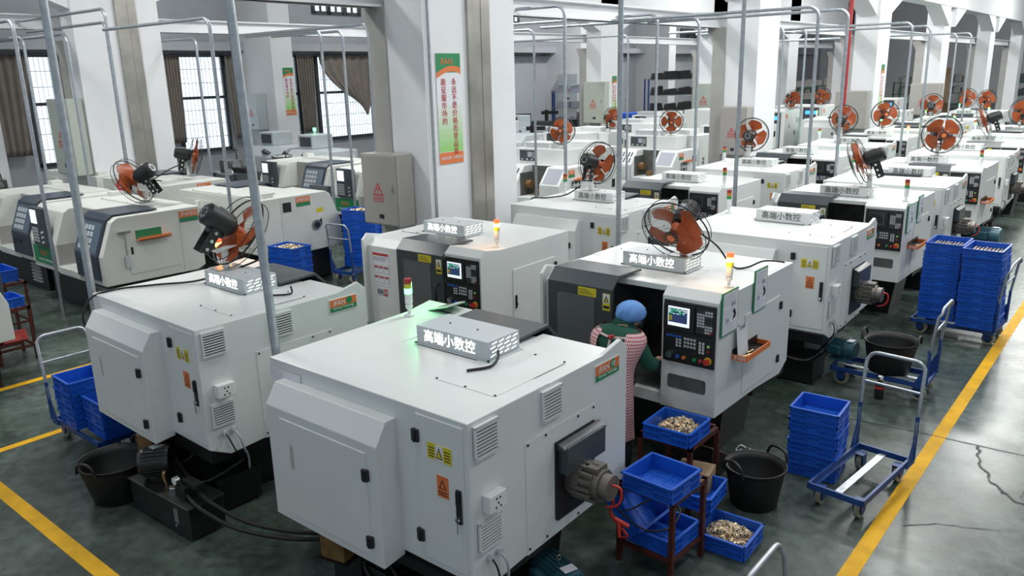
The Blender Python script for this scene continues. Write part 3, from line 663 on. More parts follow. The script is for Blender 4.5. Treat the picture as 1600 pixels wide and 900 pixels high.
# ------------------------------------------------------------------ lightbox signs on the roofs
def make_sign(lit):
    t = thing('lightbox_sign', 'x', 'sign')
    MB().box(-.335, .335, -.165, .165, .004, .135).box(-.36, .36, -.175, .175, 0, .004).build('housing', 'white' if not lit else 'greyw', t, bev=.003)  # lit housing greyed to stand in for its shaded front
    text('高端小数控', .098, (-.02, -.1665, .068), '-y', t, 'letters' if lit else 'ink', .0012)
    b = MB()
    for r in range(4):
        for c in range(4):
            if (r+c) % 2 == 0 or lit: y = -.14+.072*c+.018*(r % 2); b.prism([(y, .022+.028*r), (y+.05, .030+.028*r), (y+.05, .038+.028*r), (y, .030+.028*r)], 'x', .335, .3365)
    b.build('vent_slots', 'slotglow' if lit else 'dark', t)
    b = MB()
    for x in (-.16, .1): b.cyl((x, 0, .135), (x, 0, .140), .008, n=8)
    for x in (-.34, .34): b.cyl((x, -.17, .003), (x, -.17, .012), .010, n=8)
    b.build('screws', 'black', t)
    return t
SL, SD = make_sign(True), make_sign(False)
_sl = _sd = 0
def sign(x, y, lit, label, rz=0, z=1.6635):
    global _sl, _sd
    if lit: t = SL if not _sl else copy_tree(SL); _sl += 1
    else: t = SD if not _sd else copy_tree(SD); _sd += 1
    t.location = (x, y, z); t.rotation_euler = (0, 0, rz); t['label'] = label; t['group'] = 'lightbox signs on the machine roofs'
    return t
sign(-3.62, 3.86, True, 'lit white lightbox sign on the roof of the machine numbered 18')
sign(-6.48, 3.885, True, 'lit lightbox sign with a fan stand on it, on the cable-crossed roof', rz=-.02)
sign(-6.58, 6.84, True, 'lit lightbox sign on the KX-36 machine'); sign(-3.68, 6.72, True, 'lit lightbox sign under the largest fan, above the worker')
sign(-3.56, 9.66, False, 'unlit sign with black characters on the roof behind the amber lamp'); sign(-3.62, 12.14, False, 'unlit sign with black characters under the left-tilted fan')
sign(-3.40, 14.9, False, 'unlit sign with black characters behind the left-tilted fan'); sign(-6.45, 9.85, False, 'unlit sign with black characters right of the big pillar, under a fan')
sign(-6.39, 12.38, False, 'unlit sign with black characters behind the largest fan'); sign(-6.19, 15.05, False, 'unlit sign beside the fan in front of the beige box')
for (x, y, l) in ((-6.3, 17.6, 'unlit sign left of the pipe, fourth in the middle row'), (-6.1, 20.5, 'unlit sign half behind the pipe, fifth in the middle row'), (-6.15, 23.0, 'small unlit sign, sixth in the middle row'),
                  (-3.6, 16.9, 'unlit sign below the front-facing fan'), (-3.5, 19.8, 'unlit sign partly behind the front-facing fan'), (-3.5, 22.1, 'small unlit sign under the far right fan'),
                  (-6.1, 28.4, 'tiny unlit sign far back in the middle row'), (-6.1, 33.8, 'farthest unlit sign in the middle row')):
    sign(x, y, False, l)

# ------------------------------------------------------------------ fans
def fan_meshes():
    R_ = .245; d = {}
    b = MB()
    for x, r in ((.05, R_), (.0, R_*1.01), (-.05, R_*.99)):
        b.tube([(x, r*math.cos(2*PI*i/40), r*math.sin(2*PI*i/40)) for i in range(40)], .003 if x else .006, 6, closed=True)
    for r, x in ((.085, .085), (.165, .075)): b.tube([(x, r*math.cos(2*PI*i/28), r*math.sin(2*PI*i/28)) for i in range(28)], .0012, 4, closed=True)
    for i in range(56):
        a = 2*PI*i/56; c, s = math.cos(a), math.sin(a)
        b.tube([(.09, .04*c, .04*s), (.08, .16*c, .16*s), (.05, R_*c, R_*s)], .0007, 3)
        b.tube([(-.07, .06*c, .06*s), (-.07, .16*c, .16*s), (-.05, R_*c, R_*s)], .0007, 3)
    d['guard'] = b.mesh('guard', ['black'])
    b = MB().cyl((.087, 0, 0), (.096, 0, 0), .055, n=24).cyl((.096, 0, 0), (.0975, 0, 0), .030, n=20, m=1)
    for i in range(10): a = 2*PI*i/10; b.box(.0960, .0975, .044*math.cos(a)-.004, .044*math.cos(a)+.004, .044*math.sin(a)-.004, .044*math.sin(a)+.004, 1)
    d['badge'] = b.mesh('badge', ['black', 'brightorange'])
    d['hub'] = MB().cyl((-.03, 0, 0), (.04, 0, 0), .045, .036, 18).mesh('hub', ['orange'])
    b = MB(); n = 12; k = 6; vs = []
    for i in range(k+1):
        r = .04+.175*i/k; sp = .34+.62*math.sin(PI*min(1, (i+.6)/(k+.9))*.62)
        if i == k: sp *= .62
        for j in range(n+1):
            a = (j/n-.5)*2*sp*.72; vs.append((.045*(j/n-.5)*(1.4-.5*i/k)+.01*math.cos(a*2), r*math.sin(a)*1.0, r*math.cos(a)))
    b.add(vs, [(i*(n+1)+j, i*(n+1)+j+1, (i+1)*(n+1)+j+1, (i+1)*(n+1)+j) for i in range(k) for j in range(n)], 0, True)
    d['blade'] = b.mesh('blade', ['orange'])
    b = MB().cyl((-.05, 0, 0), (-.08, 0, 0), .060, .082, 24).cyl((-.08, 0, 0), (-.25, 0, 0), .082, .076, 24).cyl((-.25, 0, 0), (-.27, 0, 0), .076, .055, 24)
    for i in range(8): a = 2*PI*i/8; b.box(-.2705, -.2695, .035*math.cos(a)-.008, .035*math.cos(a)+.008, .035*math.sin(a)-.008, .035*math.sin(a)+.008, 1)
    b.box(-.19, -.13, -.02, .02, .078, .086, 1)
    d['motor'] = b.mesh('motor', ['black', 'zinc'])
    b = MB().box(-.19, -.09, -.045, .045, -.10, -.075).box(-.185, -.12, -.055, -.045, -.24, -.06).box(-.185, -.12, .045, .055, -.24, -.06)
    for z in (-.09, -.15, -.21): b.cyl((-.15, -.06, z), (-.15, .06, z), .012, n=10, m=1)
    d['yoke'] = b.mesh('yoke', ['black', 'chrome'])
    d['post'] = MB().cyl((0, 0, 0), (0, 0, .17), .034, n=18).mesh('post', ['whitep'])
    d['bracket'] = MB().prism([(-.10, .16), (.10, .20), (.10, .206), (-.10, .166)], 'y', -.06, .06).mesh('bracket', ['white'])
    d['foot_plate'] = MB().box(-.13, .13, -.10, .10, 0, .006).mesh('foot_plate', ['steel'])
    return d
FM = fan_meshes()
FANS = []
def fan(x, y, z, yaw, pitch, label, scale=1.0, spin=0, post=.17):
    """yaw: blowing direction about z (0 = +x); pitch: up"""
    t = thing('electric_fan', label, 'fan', (x, y, z), 0, 'orange-bladed fans on the machine roofs')
    head = Matrix.Translation((0, 0, post+.20)) @ Euler((0, -pitch, yaw)).to_matrix().to_4x4() @ Matrix.Translation((.15, 0, .05))
    head = head @ Matrix.Scale(scale, 4)
    def put(nm, mtx):
        o = bpy.data.objects.new(nm, FM[nm]); COL.objects.link(o); o.parent = t; o.matrix_local = mtx; return o
    for nm in ('guard', 'badge', 'hub', 'motor', 'yoke'): put(nm, head)
    for k in range(4):
        o = put('blade', head @ Matrix.Rotation(spin+k*PI/2, 4, 'X')); 
        if k == 0 and not FANS: 
            s = None
    base = Matrix.Rotation(yaw, 4, 'Z')
    p = put('post', base); p.scale = (1, 1, post/.17); put('bracket', base @ Matrix.Translation((0, 0, post-.17))); put('foot_plate', base)
    FANS.append(t); return t
# direction of view on the plan is about 130 deg; towards the camera is about -50 deg
RAD = math.radians
ZR, ZS = 1.6635, 1.802
fan(-3.45, 6.72, ZS, RAD(-90), RAD(-32), 'large orange-bladed fan tilted down on the lit sign above the worker', 1.3, .5, .10)
fan(-6.72, 3.90, ZS, RAD(84), RAD(-38), 'fan seen from behind its black motor on the lit sign with the cable', 1.4)
fan(-12.5, 6.0, ZR, RAD(-148), RAD(-32), 'fan with black motor tilted left on the machine numbered 53', 1.5)
fan(-15.3, 8.3, ZR, RAD(62), RAD(-14), 'fan blowing right in front of the left pillar', 1.45)
fan(-6.6, 9.85, ZS, RAD(88), RAD(-14), 'fan with upright black motor right of the big pillar', 1.25)
fan(-11.35, 15.75, 1.72, RAD(-70), RAD(5), 'front-facing fan on the first white lathe with lattice vents', 1.3, .4)
fan(-10.9, 20.25, 1.72, RAD(-60), RAD(-10), 'front-facing fan on the second white lathe with lattice vents', 1.3)
fan(-6.45, 15.2, ZS, RAD(100), RAD(0), 'fan in front of the beige box on the second pillar', 1.3, .3)
fan(-3.30, 12.1, ZS, RAD(-172), RAD(-22), 'fan turned left with black motor on its right, over an unlit sign', 1.3)
fan(-3.45, 16.9, ZS, RAD(-62), RAD(-4), 'large front-facing fan with four orange blades in the right row', 1.4, .7)
fan(-6.4, 20.6, ZS, RAD(95), RAD(0), 'fan right of the red fire pipe', 1.35)
fan(-6.35, 24.0, ZS-.05, RAD(-60), RAD(0), 'bright orange front-facing fan beside the black box', 1.45, .2)
fan(-3.4, 22.0, ZS, RAD(-172), RAD(-22), 'fan turned left far back in the right row', 1.4)
fan(-6.1, 28.4, ZS, RAD(95), RAD(0), 'fan beside the distant amber lamp', 1.4)
fan(-6.3, 34.5, ZS, RAD(-50), RAD(0), 'distant front-facing fan before the brown door', 1.4, .3)
fan(-6.0, 36.6, ZR, RAD(-50), RAD(0), 'most distant front-facing fan', 1.5, .2)
fan(-3.2, 24.9, ZS, RAD(-60), RAD(0), 'fan cut off by the right edge of the photo', 1.4, .6)
fan(-12.1, 29.2, 1.985, RAD(20), RAD(-15), 'orange fan on the far machines left of the blue screens', 1.4)
fan(-11.0, 29.4, 1.985, RAD(-40), RAD(-20), 'orange fan glowing beside the green lamp', 1.4)
fan(-11.2, 33.2, 1.985, RAD(-70), RAD(-30), 'orange fan behind the thin pipes, left of the red pipe', 1.5)
fan(-10.4, 25.4, 1.70, RAD(20), RAD(0), 'fan near the green fuse box in the middle distance', 1.3)
fan(-13.4, 21.0, 1.70, RAD(-20), RAD(0), 'fan half hidden at the pale green fuse box', 1.3)
fan(-14.15, 16.5, 1.70, RAD(-60), RAD(0), 'fan with blue guard at the edge of the big pillar', 1.4)

# ------------------------------------------------------------------ cables
def cable(pts, r, label, m='rubber', name='power_cable'):
    return tag(MB().tube(spline(pts), r, 8).build(name, m), label, 'cable')
cable([(-6.50, 4.10, 1.86), (-6.62, 3.98, 1.80), (-6.9, 3.7, 1.69), (-7.15, 3.42, 1.674), (-7.30, 3.1, 1.675), (-7.33, 2.90, 1.64), (-7.32, 2.80, 1.50), (-7.30, 2.80, 1.40)], .010, 'black cable from the fan across the roof and over its edge')
cable([(-3.27, 3.78, 1.72), (-3.22, 3.72, 1.70), (-3.2, 3.62, 1.676), (-3.28, 3.48, 1.673)], .009, 'short black cable from the sign on the machine numbered 18')
cable([(-5.87, 4.0, 1.72), (-5.80, 3.95, 1.68), (-5.88, 3.85, 1.674), (-5.98, 3.80, 1.673)], .008, 'short black cable beside the sign behind the leaning pipe')
cable([(-3.28, 6.72, 2.02), (-3.18, 6.88, 1.88), (-3.05, 6.95, 1.69), (-2.95, 7.05, 1.675), (-2.85, 7.2, 1.72), (-2.74, 7.38, 1.69), (-2.74, 7.42, 1.675)], .009, 'black cable lying from the largest fan past the amber lamp')
cable([(-6.75, 9.8, 1.86), (-6.95, 9.7, 1.72), (-7.2, 9.55, 1.675), (-7.45, 9.5, 1.65), (-7.7, 9.7, 1.4)], .010, 'black cable trailing left from the fan beside the big pillar')
cable([(-15.4, 8.25, 1.9), (-15.5, 8.0, 1.8), (-15.45, 7.7, 1.68), (-15.2, 7.50, 1.67), (-14.9, 7.5, 1.67)], .012, 'thin black cable from the fan by the left pillar')
b = MB()
for i in range(2): b.tube(spline([(-2.72, 3.95, .86), (-2.66, 4.0, .6), (-2.62, 4.05, .45)]), .01)
o = tag(MB().tube(spline([(-2.56, 3.98, .92), (-2.50, 4.0, .78), (-2.58, 4.1, .6), (-2.48, 4.15, .45), (-2.55, 4.2, .38)]), .009).cyl((-2.56, 4.11, .57), (-2.47, 4.15, .52), .016, n=8).cyl((-2.53, 4.12, .55), (-2.51, 4.10, .45), .014, .011, 8).build('air_gun', 'red'), 'red air gun hanging from the motor of the machine numbered 18', 'air gun')
cable([(-2.62, 4.0, .86), (-2.55, 4.15, .62), (-2.45, 4.35, .40), (-2.36, 4.55, .36), (-2.40, 4.75, .40), (-2.55, 4.70, .46), (-2.62, 4.45, .46), (-2.60, 4.3, .52)], .007, 'black air hose looped beside the front crate table')

# ------------------------------------------------------------------ blue crates
def crate_mesh(w, d, h, name='crate', m='blue'):
    b = MB(); t = .006; e = .017; x, y = w/2-e, d/2-e
    b.box(-x, x, -y, y, .004, .010)
    for i in (-1, 0, 1):
        b.box(i*w/4-.004, i*w/4+.004, -y, y, .010, .014); b.box(-x, x, i*d/4-.004, i*d/4+.004, .010, .0135)
    for s in (-1, 1):
        b.box(-x, x, s*y-t/2, s*y+t/2, .004, h); b.box(s*x-t/2, s*x+t/2, -y, y, .004, h)
        for z0, z1, o in ((h-.014, h, 0), (h*.46, h*.46+.009, .003), (.004, .014, .002)):   # rims
            b.box(-w/2+o, w/2-o, s*(y+.001) if s > 0 else -d/2+o, d/2-o if s > 0 else -y-.001, z0, z1)
            b.box(s*(x+.001) if s > 0 else -w/2+o, w/2-o if s > 0 else -x-.001, -d/2+o, d/2-o, z0, z1)
        for ax, half, wall in ((0, w/2, y), (1, d/2, x)):
            L = half-.02; pos = [L*(.98-.13*k) for k in range(5)]
            for p in pos+[-q for q in pos]+[L*.30, -L*.30]:
                a = .004 if abs(p) < L*.95 else .007
                q0, q1 = (wall, wall+.011) if s > 0 else (-wall-.011, -wall)
                if ax == 0: b.box(p-a, p+a, q0, q1, .012, h-.012)
                else: b.box(q0, q1, p-a, p+a, .012, h-.012)
            q0, q1 = (wall, wall+.016) if s > 0 else (-wall-.016, -wall)
            k = L*.27
            if ax == 0: b.box(-k, k, q0, q1, h*.62, h*.74); b.box(-k, k, min(q0, q1)+.004, max(q0, q1)-.004, .014, h*.46)
            else: b.box(q0, q1, -k, k, h*.62, h*.74); b.box(min(q0, q1)+.004, max(q0, q1)-.004, -k, k, .014, h*.46)
    return b.mesh(name, [m])
CM = {'s': crate_mesh(.42, .40, .125), 'l': crate_mesh(.45, .60, .112), 'r': crate_mesh(.40, .30, .14, m='red'), 'd': crate_mesh(.60, .42, .17)}
def crate(k, x, y, z, label, rz=0, group='blue plastic crates', rot=None, nm='crate'):
    o = link(nm, CM[k], None, (x, y, z), rot or (0, 0, rz)); return tag(o, label, 'crate', group)
def stack(k, x, y, z, n, step, where, rz=0, jit=.006, inverted_top=False):
    out = []
    for i in range(n):
        p = n-1-i; pos = 'top' if p == 0 else ('bottom' if i == 0 else ORD[p]+' from the top')
        lab = ('topmost blue crate of %s' % where) if p == 0 else ('bottom blue crate of %s' % where if i == 0 else '%s blue crate from the top of %s' % (ORD[p], where))
        out.append(crate(k, x+RND.uniform(-jit, jit), y+RND.uniform(-jit, jit), z+i*step, lab, rz+RND.uniform(-.012, .012)))
    return out
# ------------------------------------------------------------------ brass fittings
FIT = []
for k in range(3):
    b = MB(); L = (.030, .036, .026)[k]
    b.cyl((0, 0, -L/2), (0, 0, -L*.1), .0105, n=12, m=k % 2).cyl((0, 0, -L*.1), (0, 0, L*.15), .0135, n=6, m=1-(k % 2)).cyl((0, 0, L*.15), (0, 0, L/2), .0095, .009, 12, m=0)
    b.cyl((0, 0, L/2-.004), (0, 0, L/2+.0005), .0065, n=10, m=2)
    FIT.append(b.mesh('brass_fitting', ['nickel', 'brass', 'ink']))
def fit(x, y, z, label, group, s=1.0):
    o = link('brass_fitting', RND.choice(FIT), None, (x, y, z), (RND.uniform(-1.7, 1.7), RND.uniform(-1.7, 1.7), RND.uniform(0, 6)))
    o.scale = (s, s, s); return tag(o, label, 'fitting', group)
def heap(cx, cy, z, w, d, hgt, n, label, group, peak=(0, 0), s=1.25, rz=0):
    # a low mound of parts under the individually built top layer
    b = MB(); k = 10; vs = []
    f = lambda u, v: max(.003, hgt*(1-.75*((u-peak[0])**2+(v-peak[1])**2))*(1-abs(u)**6)*(1-abs(v)**6)+.004)
    for i in range(k+1):
        for j in range(k+1):
            u, v = 2*i/k-1, 2*j/k-1; vs.append((u*w/2, v*d/2, f(u, v)-.004))
    b.add(vs, [(i*(k+1)+j, (i+1)*(k+1)+j, (i+1)*(k+1)+j+1, i*(k+1)+j+1) for i in range(k) for j in range(k)], 0, True)
    o = b.build('brass_parts_pile', 'chips', None, (cx, cy, z), (0, 0, rz)); tag(o, 'lower layers of '+label, 'fittings', kind='stuff')
    cr, sr = math.cos(rz), math.sin(rz)
    for q in range(n):
        u, v = RND.uniform(-.93, .93), RND.uniform(-.93, .93)
        px, py = u*w/2, v*d/2
        fit(cx+px*cr-py*sr, cy+px*sr+py*cr, z+f(u, v)+RND.uniform(.0, .010), 'brass and white fitting in '+label, group, s)

# crate tables of red-painted angle steel
def table(x, y, w, d, h, label, rz=0, shelf=.2):
    t = thing('crate_stand', label, 'stand', (x, y, 0), rz)
    b = MB(); a = .035
    for s in (-1, 1): b.box(-w/2, w/2, s*d/2-a*(s > 0), s*d/2+a*(s < 0), h-.04, h); b.box(s*w/2-a*(s > 0), s*w/2+a*(s < 0), -d/2, d/2, h-.04, h)
    b.build('top_frame', 'rust', t)
    for sx in (-1, 1):
        for sy in (-1, 1):
            x0 = sx*w/2-a*(sx > 0); y0 = sy*d/2-a*(sy > 0); MB().box(x0, x0+a, y0, y0+a, 0, h-.04).build('leg', 'rust', t)
    b = MB()
    for s in (-1, 1): b.box(-w/2, w/2, s*(d/2-.02)-.012, s*(d/2-.02)+.012, shelf-.03, shelf); b.box(s*(w/2-.02)-.012, s*(w/2-.02)+.012, -d/2, d/2, shelf-.03, shelf)
    b.build('shelf_frame', 'rust', t); return t
table(-2.50, 4.66, .47, .46, .64, 'nearest dark red steel crate stand beside the machine numbered 18', rz=-.05, shelf=.17)
table(-2.80, 5.49, .48, .52, .64, 'second dark red steel crate stand at the worker\'s side', shelf=.2)
crate('s', -2.46, 4.57, .64, 'blue crate with only a few fittings, on the nearest stand', -.06)
crate('s', -2.77, 5.38, .64, 'blue crate heaped with fittings on the stand beside the worker', .03)
crate('s', -2.19, 5.15, 0, 'blue crate full of brass fittings on the floor', .04)
crate('s', -2.50, 4.66, .172, 'empty blue crate on the lower shelf of the nearest stand', -.05)
crate('s', -2.74, 4.62, .38, 'blue crate tilted on edge inside the nearest stand', rot=(0, RAD(42), -.05))
crate('s', -2.55, 5.28, .20, 'blue crate with a box on it, on the floor shelf of the second stand', .1)
o = tag(MB().box(-.14, .14, -.11, .11, 0, .16).build('cardboard_box', 'card', None, (-2.62, 5.44, .215), (0, 0, .2)), 'small cardboard box in the crate under the second stand', 'box')
heap(-2.77, 5.38, .655, .37, .35, .10, 130, 'the heaped crate on the stand beside the worker', 'fittings heaped on the stand', (.2, .1), rz=.03)
heap(-2.19, 5.15, .015, .38, .36, .10, 130, 'the crate on the floor', 'fittings heaped in the floor crate', (0, 0), rz=.04)
for i in range(14):
    fit(-2.36+RND.uniform(-.07, .06), 4.47+RND.uniform(-.06, .05), .667+.010*(i % 2), 'white fitting lying in the nearly empty crate', 'few fittings in the nearest crate', 1.25)
stack('s', -2.06, 6.70, 0, 6, .101, 'the floor stack behind the empty cart', .05)
a = stack('l', -2.10, 11.58, .22, 9, .114, 'the left stack on the loaded cart', -.02, .008)
c = stack('l', -1.62, 11.44, .22, 9, .114, 'the right stack on the loaded cart', -.04, .008)
def rows_of_fittings(x, y, z, w, d, label, rz=0):
    b = MB()
    for i in range(9):
        for j in range(14):
            px, py = -w/2+w*(i+.5)/9, -d/2+d*(j+.5)/14
            b.cyl((px, py, 0), (px, py, .035), .011, n=8, m=j % 2 if i % 3 else 0)
    return tag(b.build('fitting_rows', ['nickel', 'brass'], None, (x, y, z), (0, 0, rz)), label, 'fittings', kind='stuff')
rows_of_fittings(-2.10, 11.58, .22+8*.114+.014, .38, .52, 'rows of small fittings in the top crate, left stack on the cart'); rows_of_fittings(-1.62, 11.44, .22+8*.114+.014, .38, .52, 'rows of small fittings in the top crate, right stack on the cart')
# crates behind, beside the machine numbered 52
def loosefill(x, y, z, w, d, label):
    b = MB()
    for i in range(90):
        px, py = RND.uniform(-w/2, w/2), RND.uniform(-d/2, d/2); a = RND.uniform(0, 3)
        zz = .02+.03*(1-(2*px/w)**2)*(1-(2*py/d)**2); b.cyl((px, py, zz), (px+.035*math.cos(a), py+.035*math.sin(a), zz+.012), .013, n=7, m=i % 2)
    return tag(b.build('loose_fittings', ['nickel', 'brass'], None, (x, y, z), (0, 0, 0)), label, 'fittings', kind='stuff')
stack('d', -11.0, 7.55, 0, 5, .172, 'the stack beside number 52', .1); loosefill(-11.0, 7.55, .172*5-.07, .5, .34, 'pale fittings filling the stack beside the machine numbered 52')
stack('d', -11.05, 9.15, .20, 6, .172, 'the stack on the cart by the pillar', .3); loosefill(-11.05, 9.15, .2+.172*6-.07, .5, .34, 'pale fittings filling the top crate on the cart by the pillar')
stack('d', -11.0, 10.2, 0, 6, .172, 'the stack by the electrical box', .2); loosefill(-11.0, 10.2, .172*6-.07, .5, .34, 'pale fittings in the stack half hidden by the electrical box')
stack('d', -16.2, 15.2, 0, 6, .2, 'the tall far stack near the curtain'); stack('d', -17.9, 14.2, 0, 2, .2, 'the low far stack left of the tall one'); stack('d', -17.2, 13.4, 0, 2, .2, 'the lowest far stack in front')
stack('s', -8.08, 2.98, .22, 4, .122, 'the stack on the cart at left', -.02); stack('s', -7.62, 3.05, .22, 3, .122, 'the inner stack on the cart at left', -.02)
table(-12.95, 3.85, .9, .5, .78, 'dark red stand with two crate levels at the left edge'); crate('d', -12.9, 3.85, .782, 'blue crate on the upper stand at the left edge')
table(-11.5, 3.45, .5, .46, .72, 'red stand nearest the left edge'); crate('s', -11.5, 3.45, .722, 'blue crate on the lower stand at the left edge'); crate('r', -11.42, 3.45, .21, 'red crate tilted in the stand at the left edge', rot=(0, RAD(-24), 0), group='red crate')

# ------------------------------------------------------------------ platform carts
def make_cart():
    t = thing('platform_cart', 'x', 'cart'); w, L, z = .46, 1.0, .20
    b = MB()
    for s in (-1, 1): b.box(s*w/2-.02*(s > 0), s*w/2+.02*(s < 0), -L/2, L/2, z-.04, z+.012); b.box(-w/2, w/2, s*L/2-.02*(s > 0), s*L/2+.02*(s < 0), z-.04, z+.012)
    for s in (-1, 1): b.box(s*w/2-.045*(s > 0), s*w/2+.045*(s < 0), -L/2, L/2, z-.04, z-.034)
    b.build('deck_frame', 'bluepaint', t)
    MB().box(-.03, .03, -L/2+.02, L/2-.02, z-.03, z-.02).build('centre_bar', 'zinc', t)
    h = MB(); W2 = w/2+.012; H = 1.06; r = .09; lean = .10
    P = [(-W2, L/2, z-.03), (-W2, L/2, .55), (-W2, L/2+lean*.5, H-r)]+[(-W2+r-r*math.cos(a), L/2+lean*.75, H-r+r*math.sin(a)) for a in (.4, .8, 1.2, PI/2)]
    P = P+[(-x, y, zz) for x, y, zz in P[::-1]]
    h.tube(P, .016, 10); h.tube([(-W2, L/2+lean*.25, .80), (W2, L/2+lean*.25, .80)], .012, 8)
    h.build('handle', 'zinc', t)
    for s in (-1, 1):
        g = MB().prism([(L/2-.14, z-.04), (L/2+.016, z-.04), (L/2+.016, z+.22), (L/2-.02, z+.22)], 'x', s*W2-.006, s*W2+.006)
        g.tube([(s*W2, L/2, z), (s*W2, L/2+.002, .60)], .0175, 8); g.build('handle_bracket', 'bluepaint', t)
    for sx in (-1, 1):
        for sy in (-1, 1):
            x, y = sx*(w/2-.07), sy*(L/2-.10)
            q = MB().box(x-.04, x+.04, y-.045, y+.045, z-.042, z-.036).box(x-.036, x-.030, y-.03, y+.05, .06, z-.04).box(x+.030, x+.036, y-.03, y+.05, .06, z-.04).build('caster_fork', 'bluepaint', t)
            MB().cyl((x-.02, y+.02, .076), (x+.02, y+.02, .076), .075, n=22, m=0).cyl((x-.024, y+.02, .076), (x+.024, y+.02, .076), .045, n=16, m=1).build('wheel', ['wheel', 'rubber'], q)
    return t
CART = make_cart(); _cn = 0
def cart(x, y, rz, label):
    global _cn
    t = CART if not _cn else copy_tree(CART); _cn += 1
    t.location = (x, y, 0); t.rotation_euler = (0, 0, rz); t['label'] = label; t['group'] = 'blue platform carts'; return t
cart(-1.63, 6.50, RAD(-6), 'empty blue platform cart beside the yellow line')
cart(-2.15, 9.05, RAD(-90), 'blue platform cart carrying a black bucket')
t = cart(-1.88, 11.55, RAD(-92), 'blue platform cart carrying two tall crate stacks'); t.scale = (1.45, 1, 1)
cart(-7.95, 3.02, RAD(90), 'blue platform cart with crates at left, behind the cable-crossed machine')
cart(-11.05, 9.05, RAD(190), 'blue platform cart with crates beside the big pillar')
cart(-.735, 3.54, RAD(90), 'platform cart at the bottom edge of which only the handle shows')
cart(-16.0, 14.6, RAD(200), 'blue platform cart before the tied-up curtain')

# ------------------------------------------------------------------ buckets, motors, tanks near the floor
def bucket(x, y, z, r0, r1, h, label, rz=0):
    t = thing('rubber_bucket', label, 'bucket', (x, y, z), rz)
    b = MB().lathe([(0, .0), (r0, .0), (r0+.02, .01), (r1*.97, h*.85), (r1, h), (r1+.012, h+.004), (r1+.012, h-.012), (r1-.012, h-.006), (r1*.95-.012, h*.85), (r0, .02), (0, .015)], n=36)
    b.build('tub', 'rubber', t)
    for s in (-1, 1):
        MB().tube(spline([(s*(r1+.006), -.11, h-.02), (s*(r1+.015), -.08, h+.06), (s*(r1+.012), 0, h+.085), (s*(r1+.015), .08, h+.06), (s*(r1+.006), .11, h-.02)]), .012, 8).build('handle', 'rubber', t)
    return t
bucket(-2.27, 5.82, 0, .17, .24, .35, 'large black rubber bucket behind the crates', 1.2)
bucket(-2.08, 9.02, .215, .19, .27, .36, 'black rubber bucket riding on the blue cart', 0)
bucket(-6.70, 2.62, 0, .19, .29, .36, 'black rubber bucket under the cable-crossed machine', 1.9)
tag(MB().lathe([(0, 0), (.045, 0), (.047, .01), (.047, .14), (.040, .17), (.022, .19), (.022, .215), (.032, .22), (.032, .255), (.02, .27), (0, .27)], n=20).build('thermos_flask', 'soot', None, (-2.07, 8.68, 0)), 'small black thermos flask on the floor by the cart', 'flask')
t = bpy.data.objects['thermos_flask']; MB().lathe([(.0335, .218), (.034, .255), (.021, .272), (0, .273)], n=18).build('steel_cap', 'chrome', t); MB().lathe([(.048, .12), (.048, .145)], n=18).build('red_band', 'red', t)
def motor(x, y, z, label, rz=0, m='teal', L=.34, r=.10):
    t = thing('electric_motor', label, 'motor', (x, y, z), rz)
    b = MB().cyl((-L/2, 0, r+.03), (L*.2, 0, r+.03), r*.92, n=26).cyl((L*.2, 0, r+.03), (L/2, 0, r+.03), r*1.02, r*.96, 26).cyl((-L/2-.03, 0, r+.03), (-L/2, 0, r+.03), r*.8, r*.92, 26)
    for i in range(26): a = 2*PI*i/26; b.box(-L/2+.02, L*.18, r*.97*math.cos(a)-.004, r*.97*math.cos(a)+.004, r+.03+r*.97*math.sin(a)-.004, r+.03+r*.97*math.sin(a)+.004)
    b.build('casing', m, t)
    MB().box(-L*.34, L*.12, -r*1.28, -r*.72, r*.8, r*1.7).build('terminal_box', m, t, bev=.008)
    MB().box(-L*.3, L*.3, -r*.85, r*.85, 0, .02).box(-L*.25, -L*.18, -r*.6, r*.6, .02, .06).box(L*.18, L*.25, -r*.6, r*.6, .02, .06).build('foot', m, t)
    b = MB().box(L*.22, L*.42, -.05, .05, 0, .003).xf(Matrix.Translation((0, 0, r*2.03+.03))); b.build('rating_plate', 'paper', t)
    MB().tube([(.0, .0, r*1.9+.03)]+[(0, .018*math.sin(a), r*2.0+.055-.018*math.cos(a)) for a in [2*PI*i/10 for i in range(11)]], .004, 6).build('lifting_eye', 'brass', t)
    return t
motor(-2.60, 9.02, .25, 'blue-green motor in front of the bucket on the cart', RAD(-8))
motor(-2.42, 16.6, .25, 'bright blue-green motor far along the right row', RAD(-8), L=.5, r=.15)
motor(-2.80, 3.80, .02, 'grey-blue motor with lifting eye at the bottom edge', RAD(-20), 'teal', .36, .13)
motor(-3.62, 3.12, .302, 'black motor under the machine numbered 18', RAD(70), 'gloss', .30, .11)
t = thing('hydraulic_unit', 'black hydraulic tank with motor and gauge below the cable-crossed machine', 'hydraulic unit', (-5.93, 2.90, 0), RAD(2))
b = MB().box(-.46, .44, -.30, .0, .03, .30).box(-.48, .46, -.32, .01, .285, .305).build('tank', 'soot', t, bev=.006)
MB().box(.22, .28, -.308, -.298, .12, .24).cyl((.25, -.302, .10), (.25, -.32, .10), .012, n=8).build('level_gauge', 'chrome', t)
b = MB().cyl((-.20, -.15, .31), (-.20, -.15, .36), .09, n=22).cyl((-.29, -.24, .46), (-.15, -.08, .46), .125, n=24).cyl((-.31, -.265, .46), (-.29, -.24, .46), .10, .125, 24)
for i in range(24):
    a = 2*PI*i/24; d = Vector((.66, .75, 0)); u = Vector((-.75, .66, 0)); c0 = Vector((-.28, -.23, .46))+u*.128*math.cos(a)+Vector((0, 0, .128*math.sin(a)))
    b.cyl(c0, c0+d*.17, .005, n=5)
b.box(-.36, -.30, -.18, -.06, .37, .50).build('pump_motor', 'gloss', t)
